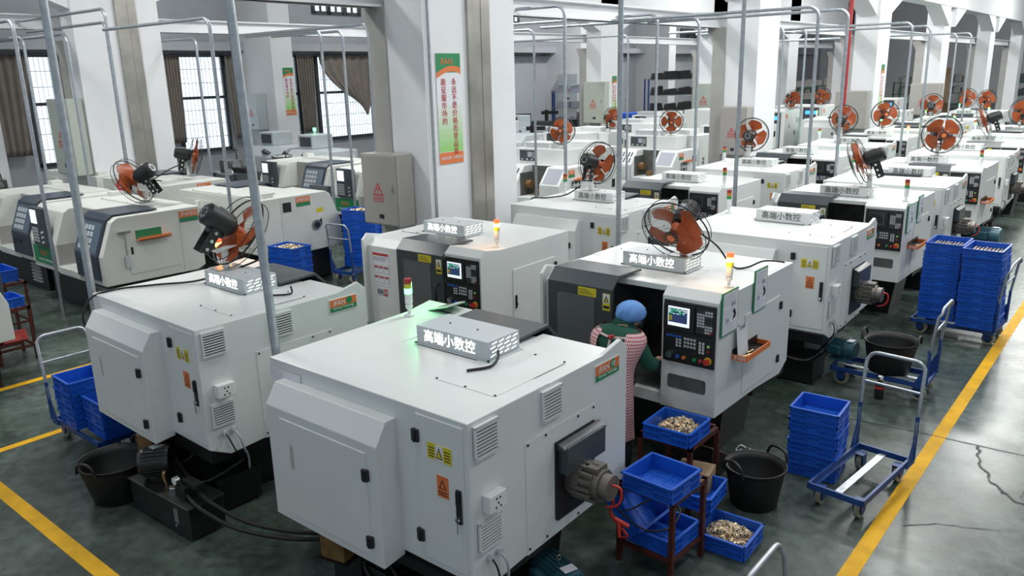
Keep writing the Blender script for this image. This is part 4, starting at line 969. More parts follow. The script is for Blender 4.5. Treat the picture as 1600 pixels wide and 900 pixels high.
MB().box(-.26, -.18, -.20, -.10, .585, .592).build('rating_plate', 'steel', t)
MB().cyl((.06, -.19, .305), (.06, -.19, .33), .05, n=20).cyl((.06, -.19, .33), (.06, -.19, .355), .042, n=20).build('filler_cap', 'chrome', t)
MB().box(.16, .30, -.24, -.08, .305, .40).box(.20, .40, -.20, -.12, .40, .44).build('valve_block', 'soot', t)
MB().cyl((.19, -.22, .44), (.19, -.255, .44), .036, n=18, m=0).cyl((.19, -.255, .44), (.19, -.257, .44), .030, n=18, m=1).build('pressure_gauge', ['chrome', 'paper'], t)
MB().tube(spline([(-.04, -.20, .305), (-.05, -.21, .40), (-.04, -.20, .44)]), .014).build('brass_pipe', 'brass', t)
MB().tube(spline([(.30, -.22, .34), (.5, -.24, .30), (.85, -.15, .20), (1.2, .12, .10), (1.5, .45, .06)]), .016).build('hydraulic_hose', 'rubber', t)
MB().tube(spline([(.30, -.14, .36), (.55, -.16, .32), (.9, -.06, .22), (1.25, .22, .12), (1.5, .6, .06)]), .016).build('hydraulic_hose', 'rubber', t)
for x, y, l in ((-6.42, 2.83, 'brown oil can hanging under the cable-crossed machine'), (-3.93, 2.85, 'brown oil can hanging under the machine numbered 18')):
    t = thing('oil_can', l, 'oil can', (x, y, .40), .2); MB().box(-.10, .10, -.07, .07, 0, .20).build('can', 'brown', t, bev=.012); MB().cyl((.05, 0, .20), (.05, 0, .225), .022, n=12).build('cap', 'black', t)
    MB().box(-.12, .12, .07, .08, -.40, .22).box(-.12, .12, -.08, .08, -.008, 0).build('bracket', 'soot', t)
t = thing('swarf_chute', 'metal chute with bronze-coloured swarf under the worker\'s machine', 'chute', (-2.86, 6.0, 0))
MB().prism([(-.12, .34), (.44, .02), (.44, 0), (-.12, 0)], 'x', -.30, .18).build('chute', 'soot', t); MB().prism([(-.11, .345), (.43, .035), (.43, .022), (-.11, .335)], 'x', -.28, .16).build('swarf', 'chips', t)
b = MB()
for k in range(5): b.tube([(.075*math.cos(a+k)*(.8+.06*k), .075*math.sin(a+k), .02+.05*k*.4+.02*math.sin(3*a)) for a in [2*PI*i/18 for i in range(18)]], .010, 6, closed=True)
tag(b.build('hose_coil', 'zinc', None, (-2.62, 6.42, .02)), 'coiled grey hose on the floor behind the black bucket', 'hose')
# framed sheets, clipboard and tool tray on the end of the worker's machine
def sheet(y0, y1, z0, z1, label, x=-2.684):
    t = thing('framed_sheet', label, 'notice', (x, y0, z0)); w, h = y1-y0, z1-z0
    MB().box(0, .012, 0, w, 0, h).build('backing', 'green', t)
    MB().box(.0121, .0145, .012, w-.012, .012, h-.012).build('paper', 'paper', t)
    b = MB()
    for k in range(16):
        if k not in (4, 5, 10): b.box(.0146, .0155, .03, w-.04-.08*RND.random(), h*(.07+.055*k), h*(.07+.055*k)+.004)
    b.box(.0146, .0155, w*.2, w*.42, h*.28, h*.38).box(.0146, .0155, w*.55, w*.8, h*.62, h*.72).build('print', 'printgrey', t)
    MB().prism([(w*.62, h*.30), (w*.82, h*.34), (w*.86, h*.42), (w*.74, h*.56), (w*.64, h*.50), (w*.74, h*.42)], 'x', .0156, .0166).build('part_picture', 'ink', t)
sheet(5.93, 6.24, 1.33, 1.71, 'green-framed sheet nearest the control panel of the worker\'s machine'); sheet(6.58, 6.86, 1.38, 1.77, 'green-framed sheet above the side door of the worker\'s machine')
sheet(11.52, 11.80, 1.28, 1.66, 'green-framed sheet near the panel of the lathe by the crate stacks', -2.624); sheet(12.05, 12.32, 1.34, 1.72, 'green-framed sheet on the side of the lathe by the crate stacks', -2.624)
sheet_ = thing('tool_tray', 'orange tool tray with clipboard on the side of the worker\'s machine', 'tray', (-2.684, 6.20, 1.06))
MB().box(0, .13, 0, .52, 0, .006).box(0, .006, 0, .52, 0, .09).build('tray', 'soot', sheet_)
MB().box(.124, .132, 0, .52, 0, .05).box(0, .13, -.006, .002, 0, .05).box(0, .13, .518, .526, 0, .05).build('rim', 'brightorange', sheet_); text('iFAN', .05, (.07, -.0065, .025), '-y', sheet_, 'paper')
MB().cyl((.06, .08, .012), (.10, .16, .02), .012, n=8).cyl((.05, .2, .012), (.06, .3, .012), .009, n=8).build('bits', 'brass', sheet_)
dup(sheet_, (-2.622, 11.72, 1.04), 0, 'orange tool tray on the side of the lathe by the crate stacks'); dup(sheet_, (-2.522, 16.3, 1.04), 0, 'orange tool tray on the lathe under the front-facing fan')
t = thing('clipboard', 'white clipboard leaning on the orange tool tray', 'clipboard', (-2.672, 6.22, 1.07)); MB().prism([(0.03, 0), (0.034, 0), (.008, .27), (.004, .27)], 'y', 0, .21).build('board', 'paper', t); MB().box(-.002, .02, .06, .15, .25, .28).build('clip', 'chrome', t)
t = thing('tablet_sign', 'small white plate with green edge lying on the roof beside the green lamp', 'plate', (-4.30, 4.36, 1.665), RAD(-5)); MB().prism([(-.12, .012), (.12, .085), (.12, .097), (-.12, .024)], 'y', -.09, .09).build('plate', 'whitep', t); MB().prism([(-.125, .010), (.125, .082), (.125, .086), (-.125, .014)], 'y', -.095, .095).build('edge', 'green_off', t); MB().prism([(-.05, .046), (.05, .077), (.05, .079), (-.05, .048)], 'y', -.05, .05).build('label', 'ink', t); MB().box(-.09, .09, -.05, .05, 0, .018).build('base', 'black', t)
tag(MB().cyl((0, 0, 0), (.06, .05, .62), .016, n=10).cyl((.06, .05, .62), (.062, .052, .66), .021, n=10).build('pry_bar', 'red', None, (-4.86, 6.6, .62)), 'red bar leaning against the side of the KX-36 row machine', 'bar')

# ------------------------------------------------------------------ the worker
def skin_mesh(name, verts, edges, radii, mname, root=0, sub=2):
    me = bpy.data.meshes.new(name); me.from_pydata(verts, edges, []); o = bpy.data.objects.new(name, me); COL.objects.link(o)
    sk = o.modifiers.new('skin', 'SKIN'); sk.use_smooth_shade = True
    for i, r in enumerate(radii):
        d = me.skin_vertices[0].data[i]; d.radius = (r, r) if not isinstance(r, tuple) else r; d.use_root = (i == root)
    s = o.modifiers.new('sub', 'SUBSURF'); s.levels = sub; s.render_levels = sub
    dg = bpy.context.evaluated_depsgraph_get(); m2 = bpy.data.meshes.new_from_object(o.evaluated_get(dg)); bpy.data.objects.remove(o)
    m2.materials.clear(); m2.materials.append(M[mname])
    for p in m2.polygons: p.use_smooth = True
    return m2
PW = thing('person', 'worker in blue cap, dark green jacket and red gingham apron leaning into a lathe', 'person', (-3.43, 5.46, 0))
# joints (x right, y towards the machine)
pel = (0, -.04, .86); sp = (0, -.01, 1.02); ch = (0, .06, 1.20); nk = (.01, .15, 1.37); nk2 = (.02, .22, 1.43); hd = (.02, .26, 1.50)
sL, sR = (-.17, .09, 1.30), (.17, .10, 1.30); eL, eR = (-.27, .13, 1.05), (.27, .16, 1.06); wL, wR = (-.17, .37, 1.02), (.20, .39, 1.04)
hL, hR = (-.09, -.04, .82), (.09, -.03, .82); kL, kR = (-.11, .0, .47), (.12, .04, .47); aL, aR = (-.12, -.07, .09), (.13, -.02, .09); tL, tR = (-.14, .10, .035), (.15, .16, .035)
vs = [pel, sp, ch, nk, nk2, hd, sL, eL, wL, sR, eR, wR, hL, kL, aL, tL, hR, kR, aR, tR]
ed = [(0, 1), (1, 2), (2, 3), (3, 4), (4, 5), (2, 6), (6, 7), (7, 8), (2, 9), (9, 10), (10, 11), (0, 12), (12, 13), (13, 14), (14, 15), (0, 16), (16, 17), (17, 18), (18, 19)]
rd = [.12, .11, .12, .055, .052, .075, .05, .038, .024, .05, .038, .024, .078, .052, .036, .03, .078, .052, .036, .03]
n0 = len(vs)
for w, sgn in ((8, -1), (11, 1)):      # palms with five bent fingers each
    W_ = Vector(vs[w]); pm = W_+Vector((-.01*sgn, .075, -.005)); vs.append(tuple(pm)); rd.append((.026, .016)); ip = len(vs)-1; ed.append((w, ip))
    for k, L in enumerate((.062, .074, .078, .068)):
        off = Vector(((k-1.5)*.019*-sgn, .02, -.003)); a = pm+off; b_ = a+Vector((0, L*.55, -.008)); c3 = b_+Vector((0, L*.30, -.028))
        i0 = len(vs); vs += [tuple(a), tuple(b_), tuple(c3)]; rd += [.009, .0085, .007]; ed += [(ip, i0), (i0, i0+1), (i0+1, i0+2)]
    a = W_+Vector((-.032*sgn, .05, -.002)); i0 = len(vs); vs += [tuple(a), tuple(a+Vector((-.012*sgn, .032, -.012)))]; rd += [.010, .008]; ed += [(ip, i0), (i0, i0+1)]
link('body', skin_mesh('body', vs, ed, rd, 'skin'), PW)
jv = [(0, -.04, .80), (0, -.03, .93), sp, (0, .04, 1.16), (0, .10, 1.29), nk, (.02, .20, 1.435), sL, eL, (-.18, .35, 1.02), sR, eR, (.205, .37, 1.04)]
je = [(0, 1), (1, 2), (2, 3), (3, 4), (4, 5), (5, 6), (4, 7), (7, 8), (8, 9), (4, 10), (10, 11), (11, 12)]
link('jacket', skin_mesh('jacket', jv, je, [(.175, .135), (.165, .13), (.155, .125), (.165, .13), (.15, .115), .072, .070, .082, .062, .045, .082, .062, .045], 'jacket'), PW)
tv = [(0, -.04, .86), hL, kL, (-.12, -.05, .14), hR, kR, (.13, -.0, .14)]
link('trousers', skin_mesh('trousers', tv, [(0, 1), (1, 2), (2, 3), (0, 4), (4, 5), (5, 6)], [(.15, .125), .105, .075, .06, .105, .075, .06], 'trousers'), PW)
for a, tt in ((aL, tL), (aR, tR)):
    link('shoe', skin_mesh('shoe', [(a[0], a[1]-.03, .05), (a[0], a[1]+.03, .05), tt], [(0, 1), (1, 2)], [.042, .045, .035], 'rubber'), PW)
# head turned down and away; face on the far side
F = Matrix.Translation((hd[0]+.005, hd[1], hd[2]-.055)) @ Euler((-.62, 0, -.12)).to_matrix().to_4x4()
b = MB().ball((0, 0, 0), .074, .094, .108, 20)
b.prism([(-.012, -.03), (.012, -.03), (.004, .025), (-.004, .025)], 'y', .088, .112).ball((-.076, .0, -.015), .010, .022, .030, 8).ball((.076, .0, -.015), .010, .022, .030, 8)
b.ball((0, .083, -.052), .024, .010, .007, 10); b.xf(F); b.build('head', 'skin', PW)
b = MB()
for s in (-1, 1): b.ball((s*.030, .086, .012), .011, .008, .007, 10)
b.xf(F).build('eyes', 'ink', PW)
b = MB().ball((0, -.035, -.045), .070, .058, .050, 16).xf(F); b.build('hair', 'hair', PW)
b = MB(); n, k = 48, 14; vs2 = []
for i in range(k+1):
    a = PI*.72*i/k
    for j in range(n):
        th = 2*PI*j/n; pl = 1+.05*math.sin(th*13+2*i*.3)*math.sin(a)+.045*math.sin(th*5+i*.5)*math.sin(a)
        gather = 1 if i < k-1 else .93
        vs2.append((.124*math.sin(a)*math.cos(th)*pl*gather, -.022+.132*math.sin(a)*math.sin(th)*pl*gather, .035+.112*math.cos(a)*(1 if math.cos(a) > 0 else .9)))
b.add(vs2, [(i*n+j, (i+1)*n+j, (i+1)*n+(j+1) % n, i*n+(j+1) % n) for i in range(k) for j in range(n)], 0, True).xf(Euler((.6, 0, 0)).to_matrix().to_4x4()).xf(F)
o = b.build('cap', 'cap', PW); s = o.modifiers.new('thickness', 'SOLIDIFY'); s.thickness = .004
# apron: wraps the front and sides, open along the back
def apron():
    prof = [(.42, .215, .165, -.01), (.60, .21, .165, -.02), (.80, .205, .165, -.03), (.95, .195, .158, -.02), (1.05, .185, .15, .0), (1.16, .225, .165, .035), (1.25, .265, .165, .07), (1.325, .272, .150, .095), (1.372, .20, .115, .115)]
    n = 40; vs, uv = [], []
    gaps = [.95, .95, .85, .62, .50, .50, .50, .52, .60]
    for i, (z, a, d, cy) in enumerate(prof):
        g = gaps[i]
        for j in range(n+1):
            th = -PI/2+g+(2*PI-2*g)*j/n; w = 1+(.025*math.sin(9*th+i) if i < 4 else 0)
            vs.append((a*math.cos(th)*w, cy+d*math.sin(th)*w, z)); uv.append((j*a*2*PI/n/.026, z/.026))
    fs = [(i*(n+1)+j, i*(n+1)+j+1, (i+1)*(n+1)+j+1, (i+1)*(n+1)+j) for i in range(len(prof)-1) for j in range(n)]
    me = bpy.data.meshes.new('apron'); me.from_pydata(vs, [], fs); me.materials.append(M['gingham']); l = me.uv_layers.new()
    for p in me.polygons:
        p.use_smooth = True
        for li in p.loop_indices: l.data[li].uv = uv[me.loops[li].vertex_index]
    o = link('apron', me, PW); m = o.modifiers.new('thickness', 'SOLIDIFY'); m.thickness = .006
    m = o.modifiers.new('sub', 'SUBSURF'); m.levels = 1; m.render_levels = 1
    return o
apron()
def strap(pts, r=.011):
    P = spline(pts, 6); vs, fs, uv = [], [], []; n = 8; T0 = None
    mb = MB().tube(P, r, n); me = mb.mesh('apron_strap', ['gingham']); l = me.uv_layers.new()
    for p in me.polygons:
        for li in p.loop_indices:
            v = me.vertices[me.loops[li].vertex_index].co; l.data[li].uv = (v.x/.02+v.z/.02, .25)
    return link('apron_strap', me, PW)
strap([(-.13, .0, 1.335), (-.05, -.035, 1.335), (.0, -.04, 1.33), (.06, -.03, 1.335), (.14, .0, 1.335)]); strap([(0, -.042, 1.34), (.0, -.075, 1.25), (0, -.11, 1.12), (.0, -.145, 1.0)])
strap([(-.11, -.13, 1.0), (0, -.16, .99), (.11, -.13, 1.0)]); b = MB().ball((0, -.05, 1.335), .022, .018, .022, 10).ball((.025, -.05, 1.35), .02, .012, .016, 8); b.build('strap_knot', 'redprint', PW)

# ------------------------------------------------------------------ larger turning machines with dark sliding doors
def make_turner():
    T = thing('turning_machine', 'x', 'machine tool'); b = MB()
    full = [(-.80, .58), (-.80, 1.02), (-.60, 1.52), (-.50, 1.58), (.80, 1.58), (.80, .62), (.66, .56)]
    b.prism(full, 'x', .55, 1.3).prism(full, 'x', -1.3, -.35)
    b.prism([(-.30, .58), (-.30, 1.58), (.80, 1.58), (.80, .62), (.66, .56)], 'x', -.35, .55).box(-.35, .55, -.80, -.28, .56, .68)
    b.build('enclosure', 'cream', T, bev=.012)
    MB().box(-.345, .545, -.31, -.296, .68, 1.56).box(-.351, -.344, -.78, -.3, .70, 1.02).build('work_space', 'concrete', T)
    d = MB().prism([(-.83, .66), (-.83, 1.03), (-.63, 1.55), (-.52, 1.615), (.18, 1.615), (.18, 1.595), (-.51, 1.595), (-.61, 1.535), (-.80, 1.02), (-.80, .66)], 'x', .42, 1.18)
    D = d.build('sliding_door', 'navy', T, bev=.008)
    def slope(x0, x1, s0, s1, out):  # a patch on the slanted front
        P = lambda s: (-.83+.20*s-out*.933, 1.03+.52*s+out*.36); P0 = lambda s: (-.83+.20*s, 1.03+.52*s)
        return [P0(s0), P0(s1), P(s1), P(s0)]
    b = MB().prism(slope(0, 0, .06, .90, .004), 'x', .47, 1.13); b.build('door_window', 'tint', D)
    b = MB()
    for r in range(4):
        for c in range(4): b.prism(slope(0, 0, .14+.18*r, .27+.18*r, .007), 'x', .52+.105*c, .60+.105*c)
    b.build('tag_cards', 'greyw', D)
    MB().tube(spline([(.52, -.835, .90), (.62, -.865, .89), (.75, -.865, .89), (.85, -.835, .90)]), .014).build('door_handle', 'black', D)
    P = MB().box(-1.02, -.50, -.86, -.76, .98, 1.60).build('control_panel', 'dark', T, bev=.008)
    MB().box(-.98, -.76, -.868, -.858, 1.34, 1.56).build('screen', 'screen', P)
    b = MB()
    for r in range(5):
        for c in range(5): b.box(-.98+.045*c, -.95+.045*c, -.866, -.858, 1.04+.05*r, 1.075+.05*r, 0)
    for z in (1.05, 1.13, 1.21): b.cyl((-.6, -.86, z), (-.6, -.885, z), .022, n=12, m=0)
    b.build('keypad', ['keyw'], P)
    b = MB().box(-1.25, -.40, -.808, -.801, .66, .95, 0).build('green_panel', 'green', T)
    text('iFAN', .12, (-.85, -.8095, .84), '-y', b, 'brightorange'); text('Germany Technology', .06, (-.82, -.8095, .73), '-y', b, 'paper')
    for s in (-1, 1):
        E = MB().prism([(-.42, .70), (.38, .70), (.38, 1.36), (-.42, 1.36)], 'x', s*1.3-.002, s*1.3+.008).build('end_door', 'cream', T, bev=.003)
        MB().box(s*1.3-.006*(s < 0), s*1.3+.018*s+.006*(s < 0), -.37, -.34, 1.0, 1.11).build('lock_handle', 'black', E)
        MB().box(s*1.3-.004, s*1.3+.004, .435, .445, .62, 1.56).build('seam', 'greyw', T)
    N = MB().box(1.298, 1.306, .45, .76, 1.36, 1.53, 0).build('nameplate', 'brightorange', T); MB().box(1.3055, 1.308, .45, .76, 1.36, 1.43).build('green_band', 'green', N)
    N2 = MB().box(-1.306, -1.298, -.16, .13, 1.38, 1.54, 0).build('nameplate', 'brightorange', T); MB().box(-1.308, -1.3055, -.16, .13, 1.38, 1.445).build('green_band', 'green', N2)
    text('iFAN', .085, (1.3065, .57, 1.48), '+x', N, 'paper'); text('iFAN', .08, (-1.3065, .03, 1.49), '-x', N2, 'paper')
    b = MB().box(-1.15, 1.12, -.62, .62, 0, .57)
    for k in range(6): b.prism([(-.655, .12+.06*k), (-.62, .15+.06*k), (-.62, .12+.06*k)], 'x', .5, .9, 1)
    b.build('base', ['soot', 'concrete'], T)
    b = MB().box(-.9, .9, .25, .78, 1.58, 1.60, 0)
    for x in (-.88, 0, .88):
        for y in (.27, .76): b.cyl((x, y, 1.60), (x, y, 1.606), .01, n=6, m=1)
    b.box(-1.2, -1.0, .5, .7, 1.58, 1.66)
    b.build('roof_plate', ['cream', 'ink'], T)
    b = MB().box(-.95, -.15, .80, .808, .72, 1.30).box(.1, 1.1, .80, .808, .72, 1.45); b.build('rear_door', 'cream', T, bev=.003)
    MB().box(.62, .74, .80, .84, 1.28, 1.42).build('rear_box', 'whitep', T, bev=.004)
    return T
TUR = make_turner(); _tn = 0
def turner(x, y, rz, label):
    global _tn
    t = TUR if not _tn else copy_tree(TUR); _tn += 1
    t.location = (x, y, 0); t.rotation_euler = (0, 0, rz); t['label'] = label; t['group'] = 'larger turning machines with dark sliding doors'; return t
t53 = turner(-13.2, 5.75, 0, 'turning machine numbered 53 with dark sliding door and tinted window'); t54 = turner(-16.0, 5.85, 0, 'turning machine with dark tinted window left of number 53')
t52 = turner(-12.75, 8.2, PI, 'turning machine numbered 52, seen from its back corner'); t55 = turner(-16.1, 8.3, PI, 'white turning machine under the fan by the left pillar')
t56 = turner(-15.9, 11.9, 0, 'turning machine behind number 52, its dark door covered with tags'); t57 = turner(-12.95, 11.8, 0, 'turning machine half hidden by the big electrical box')
t58 = turner(-11.62, 2.36, PI, 'white turning machine cut off by the left edge'); t59 = turner(-19.0, 8.3, PI, 'pale turning machine beyond the left pillar')
text('53', .085, (1.3068, .70, 1.48), '+x', kid(t53, 'nameplate')[0], 'paper'); text('52', .08, (-1.3068, -.10, 1.49), '-x', kid(t52, 'nameplate')[1] if len(kid(t52, 'nameplate')) > 1 else t52, 'paper')
tr = thing('tool_tray', 'small orange and green tray on the end of the machine numbered 53', 'tray', (-11.889, 5.48, 1.20)); MB().box(0, .11, 0, .50, 0, .012).box(.10, .11, 0, .5, 0, .05).build('tray', 'brightorange', tr); MB().box(0, .01, 0, .40, .02, .15).build('green_back', 'green', tr)
tag(MB().cyl((0, 0, 0), (0, 0, .34), .008, n=8, m=0).box(-.01, .025, -.03, .03, -.18, 0, 1).box(-.012, .03, -.09, .09, .34, .37, 0).build('air_gun', ['chrome', 'greyw'], None, (-11.872, 5.30, 1.0)), 'grey air gun hanging on the end of the machine numbered 53', 'air gun')
b = MB().cyl((0, 0, 0), (.03, 0, 0), .09, n=24, m=0).cyl((.03, 0, 0), (.05, 0, 0), .05, n=18, m=1); tag(b.build('spindle_port', ['steel', 'black'], t52, (-1.30, -.25, 1.02), (0, 0, PI)), 'steel port', 'x'); del bpy.data.objects['spindle_port']['category']
MB().box(-1.312, -1.30, .24, .40, 1.32, 1.48).build('cooling_fan', 'black', t52); b = MB().box(-1.306, -1.30, -.42, -.28, 1.22, 1.30, 0).box(-1.306, -1.30, -.42, -.28, 1.16, 1.22, 1).build('yellow_sticker', ['yellow', 'paper'], t52)
t = thing('round_sign', 'round red number 51 sign standing behind the machine numbered 53', 'sign', (-14.6, 6.62, 1.58)); MB().cyl((-.02, 0, -1.58), (-.02, 0, .1), .015, n=8).build('post', 'zinc', t); MB().cyl((0, 0, .14), (.012, 0, .14), .11, n=26).box(-.008, .0, -.02, .02, 0, .1).build('disc', 'redprint', t); text('51', .13, (.014, 0, .14), '+x', t, 'paper')

# ------------------------------------------------------------------ white lathes with lattice vents
def make_gang():
    T = thing('gang_lathe', 'x', 'machine tool'); b = MB()
    sl = [(-.75, .50), (-.75, .98), (-.42, 1.36), (.75, 1.36), (.75, .50)]
    b.prism(sl, 'x', -.95, -.30).prism(sl, 'x', .38, .95).box(-.30, .38, -.1, .75, .5, 1.36).box(-.3, .38, -.75, -.1, .45, .66)
    b.box(-.95, .60, .05, .75, 1.36, 1.72)
    b.build('enclosure', 'white', T, bev=.01)
    MB().box(-.295, .375, -.115, -.098, .66, 1.34).box(-.303, -.296, -.6, -.1, .66, 1.2).build('work_space', 'cavity', T)
    MB().cyl((-.29, -.35, .92), (-.12, -.35, .92), .10, n=18).box(.0, .36, -.45, -.12, .66, .80).build('spindle', 'brown', T)
    b = MB(); S = lambda s, o: (-.75+.33*s-o*.75, .98+.38*s+o*.65)
    for r in range(2):
        for c in range(6): b.prism([S(.15+.38*r, 0), S(.45+.38*r, 0), S(.45+.38*r, .004), S(.15+.38*r, .004)], 'x', -.88+.088*c, -.84+.088*c)
    b.build('slots', 'dark', T)
    b = MB().prism([S(.08, 0), S(.92, 0), S(.92, .005), S(.08, .005)], 'x', .45, .88); b.build('posted_sheet', 'printgrey', T)
    P = MB().box(-.80, -.30, .03, .06, 1.42, 1.68).build('control_panel', 'dark', T); MB().box(-.55, -.42, .022, .031, 1.52, 1.64).build('screen', 'printgrey', P)
    b = MB()
    for r in range(3):
        for c in range(3): b.box(-.40+.03*c, -.38+.03*c, .024, .031, 1.5+.05*r, 1.53+.05*r, 0)
    for c in range(3): b.cyl((-.72+.15*c, .03, 1.46), (-.72+.15*c, .01, 1.46), .02, n=10, m=0)
    b.build('buttons', 'keyw', P)
    b = MB().box(-.75, .08, .15, .65, 1.72, 1.86)
    for r in range(3):
        for c in range(11): b.prism([(-.70+.065*c+.03*(r % 2), 1.745+.036*r), (-.66+.065*c+.03*(r % 2), 1.745+.036*r), (-.67+.065*c+.03*(r % 2), 1.768+.036*r), (-.71+.065*c+.03*(r % 2), 1.768+.036*r)], 'y', .146, .151, 1)
    b.build('perforated_hood', ['white', 'printgrey'], T)
    L = MB().box(.948, .954, -.28, .12, .62, 1.06).build('lattice_backing', 'dark', T); b = MB()
    for z in (.62, .78, .90, 1.04): b.box(.954, .962, -.28, .12, z, z+.025)
    for y in (-.28, -.16, .0, .095): b.box(.954, .962, y, y+.025, .62, 1.06)
    b.box(.954, .9625, -.2, .04, .72, .745).box(.954, .9625, -.2, .04, .94, .965); b.build('lattice', 'white', L)
    N = MB().box(.948, .956, -.36, -.12, 1.20, 1.30, 0).box(.948, .956, -.36, -.12, 1.13, 1.20, 1).build('nameplate', ['brightorange', 'green'], T); text('iFAN', .07, (.957, -.24, 1.25), '+x', N, 'paper')
    MB().box(.95, 1.05, -.18, .28, 1.06, 1.075).box(1.04, 1.05, -.18, .28, 1.06, 1.11).build('tool_tray', 'brightorange', T)
    MB().box(.95, .97, .42, .62, 1.0, 1.18).build('grip', 'black', T)
    D = MB().box(-.85, -.4, -.762, -.748, .58, .94).build('front_door', 'white', T, bev=.004); MB().tube([(-.80, -.76, .66), (-.80, -.80, .68), (-.80, -.80, .84), (-.80, -.76, .86)], .016).build('door_handle', 'red', D)
    MB().box(-.85, .85, -.6, .7, 0, .5).build('base', 'navy', T)
    C = MB().box(-.5, .95, .80, 1.75, .25, 1.70).build('electrical_cabinet', 'white', T, bev=.01)
    b = MB().box(.95, .965, 1.5, 1.62, 1.30, 1.48, 0).box(.95, .965, 1.5, 1.62, .7, .9, 0).box(.95, .956, 1.0, 1.14, 1.0, 1.08, 1).box(.95, .956, 1.0, 1.14, .88, .98, 2); b.build('vents_and_labels', ['black', 'red', 'printgrey'], C)
    MB().box(.949, .956, .86, 1.44, .35, 1.62).build('cabinet_door', 'white', C, bev=.003); MB().box(-.4, .85, .7, 1.6, 0, .25).build('plinth', 'navy', C)
    MB().box(-.3, .6, .9, 1.5, 1.70, 1.84).build('cabinet_hood', 'white', C, bev=.006)
    return T
GA = make_gang(); _gn = 0
def gang(x, y, rz, label):
    global _gn
    t = GA if not _gn else copy_tree(GA); _gn += 1
    t.location = (x, y, 0); t.rotation_euler = (0, 0, rz); t['label'] = label; t['group'] = 'white lathes with lattice vents'; return t
gang(-11.65, 15.4, 0, 'first white lathe with lattice vent, just right of the big pillar'); gang(-11.2, 19.9, 0, 'second white lathe with lattice vent, above a blue-topped stool')
gang(-14.2, 19.9, 0, 'white lathe behind the front-facing fan at the green fuse box'); gang(-14.7, 15.4, 0, 'white lathe hidden behind the first lattice vent lathe')
gang(-11.1, 24.3, 0, 'white lathe with red label left of the second pillar'); gang(-14.4, 24.4, 0, 'white lathe under the distant green lamp'); gang(-16.5, 29, 0, 'white lathe in front of the blue bin')
t = thing('stool', 'stool with a blue crate lid on dark red legs', 'stool', (-11.3, 18.3, 0)); MB().box(-.22, .22, -.2, .2, .50, .58).build('seat', 'blue', t)
for sx in (-1, 1):
    for sy in (-1, 1): MB().box(sx*.18-.015, sx*.18+.015, sy*.16-.015, sy*.16+.015, 0, .5).build('leg', 'rust', t)
# tall machines with blue screens
def make_tall():
    T = thing('machining_centre', 'x', 'machine tool'); MB().box(-.95, .95, -.8, .8, .3, 1.98).build('enclosure', 'white', T, bev=.015); MB().box(-.9, .9, -.75, .75, 0, .3).build('base', 'navy', T)
    P = MB().box(.20, .80, -.83, -.79, .55, 1.92).build('control_panel', 'dark', T); MB().box(.28, .72, -.836, -.829, 1.66, 1.80).build('header_screen', 'screenb', P)
    MB().box(.27, .47, -.836, -.829, 1.36, 1.52).box(.56, .74, -.836, -.829, 1.34, 1.52).build('screen', 'printgrey', P)
    b = MB()
    for r in range(3):
        for c in range(8): b.box(.27+.06*c, .305+.06*c, -.836, -.829, 1.02+.07*r, 1.05+.07*r)
    b.build('keypad', 'keyw', P); MB().box(.5, .75, -.836, -.829, .68, .8).build('slot', 'brown', P)
    D = MB().box(.948, .958, -.55, .15, .5, 1.85).box(.948, .958, .2, .72, .5, 1.85).build('side_door', 'white', T, bev=.004); MB().box(.955, .975, .12, .16, 1.1, 1.25).box(.955, .975, .6, .64, 1.0, 1.15).build('lock_handle', 'black', D)
    MB().box(.95, .962, .28, .42, 1.5, 1.7).box(.95, .962, .5, .64, 1.5, 1.7).box(.95, .962, -.45, -.3, 1.35, 1.5).build('vent', 'printgrey', T)
    MB().box(.948, .956, -.72, -.58, 1.72, 1.86).build('nameplate', 'brightorange', T)
    return T
TA = make_tall(); TA.location = (-11.78, 29.3, 0); TA['label'] = 'tall white machine with blue header screen left of the red pipe'; TA['group'] = 'tall machines with blue screens'
dup(TA, (-13.9, 29.4, 0), 0, 'tall white machine left of the blue screen'); dup(TA, (-11.78, 33.2, 0), 0, 'tall white machine with blue screen partly behind the red pipe'); dup(TA, (-10.9, 40.5, 0), 0, 'tall white machine beside the third pillar')
t = thing('vending_cabinet', 'red and white cabinet with a glass front beside the third pillar', 'cabinet', (-9.0, 28.6, 0)); t.location = (-7.95, 29.25, 0)
MB().box(-.5, .1, 0, .5, 0, 1.75).build('red_side', 'redprint', t); C = MB().box(.1, .75, 0, .5, 0, 1.75).build('cabinet', 'white', t, bev=.01); MB().box(.2, .66, -.01, .002, .3, 1.5).build('glass_door', 'glass', C)

# ------------------------------------------------------------------ far background
def feeder_lathe(x, y, rz, label, lamp=False):
    T = thing('feeder_lathe', label, 'machine tool', (x, y, 0), rz, 'grey lathes by the windows')
    MB().prism([(-.7, .45), (-.7, 1.0), (-.4, 1.3), (.7, 1.3), (.7, .45)], 'x', -1.0, 1.0).box(-1.0, -.2, -.1, .7, 1.3, 1.75).build('enclosure', 'greyw', T, bev=.03)
    MB().box(-.9, .9, -.6, .6, 0, .45).build('base', 'soot', T)
    MB().box(-.85, -.3, -.13, -.09, 1.38, 1.68).build('control_panel', 'dark', T)
    MB().cyl((.1, -.56, 1.12), (.1, -.62, 1.06), .20, n=22).build('round_window', 'dark', T)
    MB().box(1.0, 1.02, -.3, .3, .6, 1.0).box(1.0, 1.02, .4, .55, 1.0, 1.15).build('side_vent', 'paper', T)
    if lamp:
        S = MB().cyl((-.6, .3, 1.75), (-.6, .3, 1.85), .03, n=12).build('signal_tower', 'whitep', T); MB().cyl((-.6, .3, 1.85), (-.6, .3, 1.95), .05, n=14).build('green_lens', 'greenglow', S)
    return T
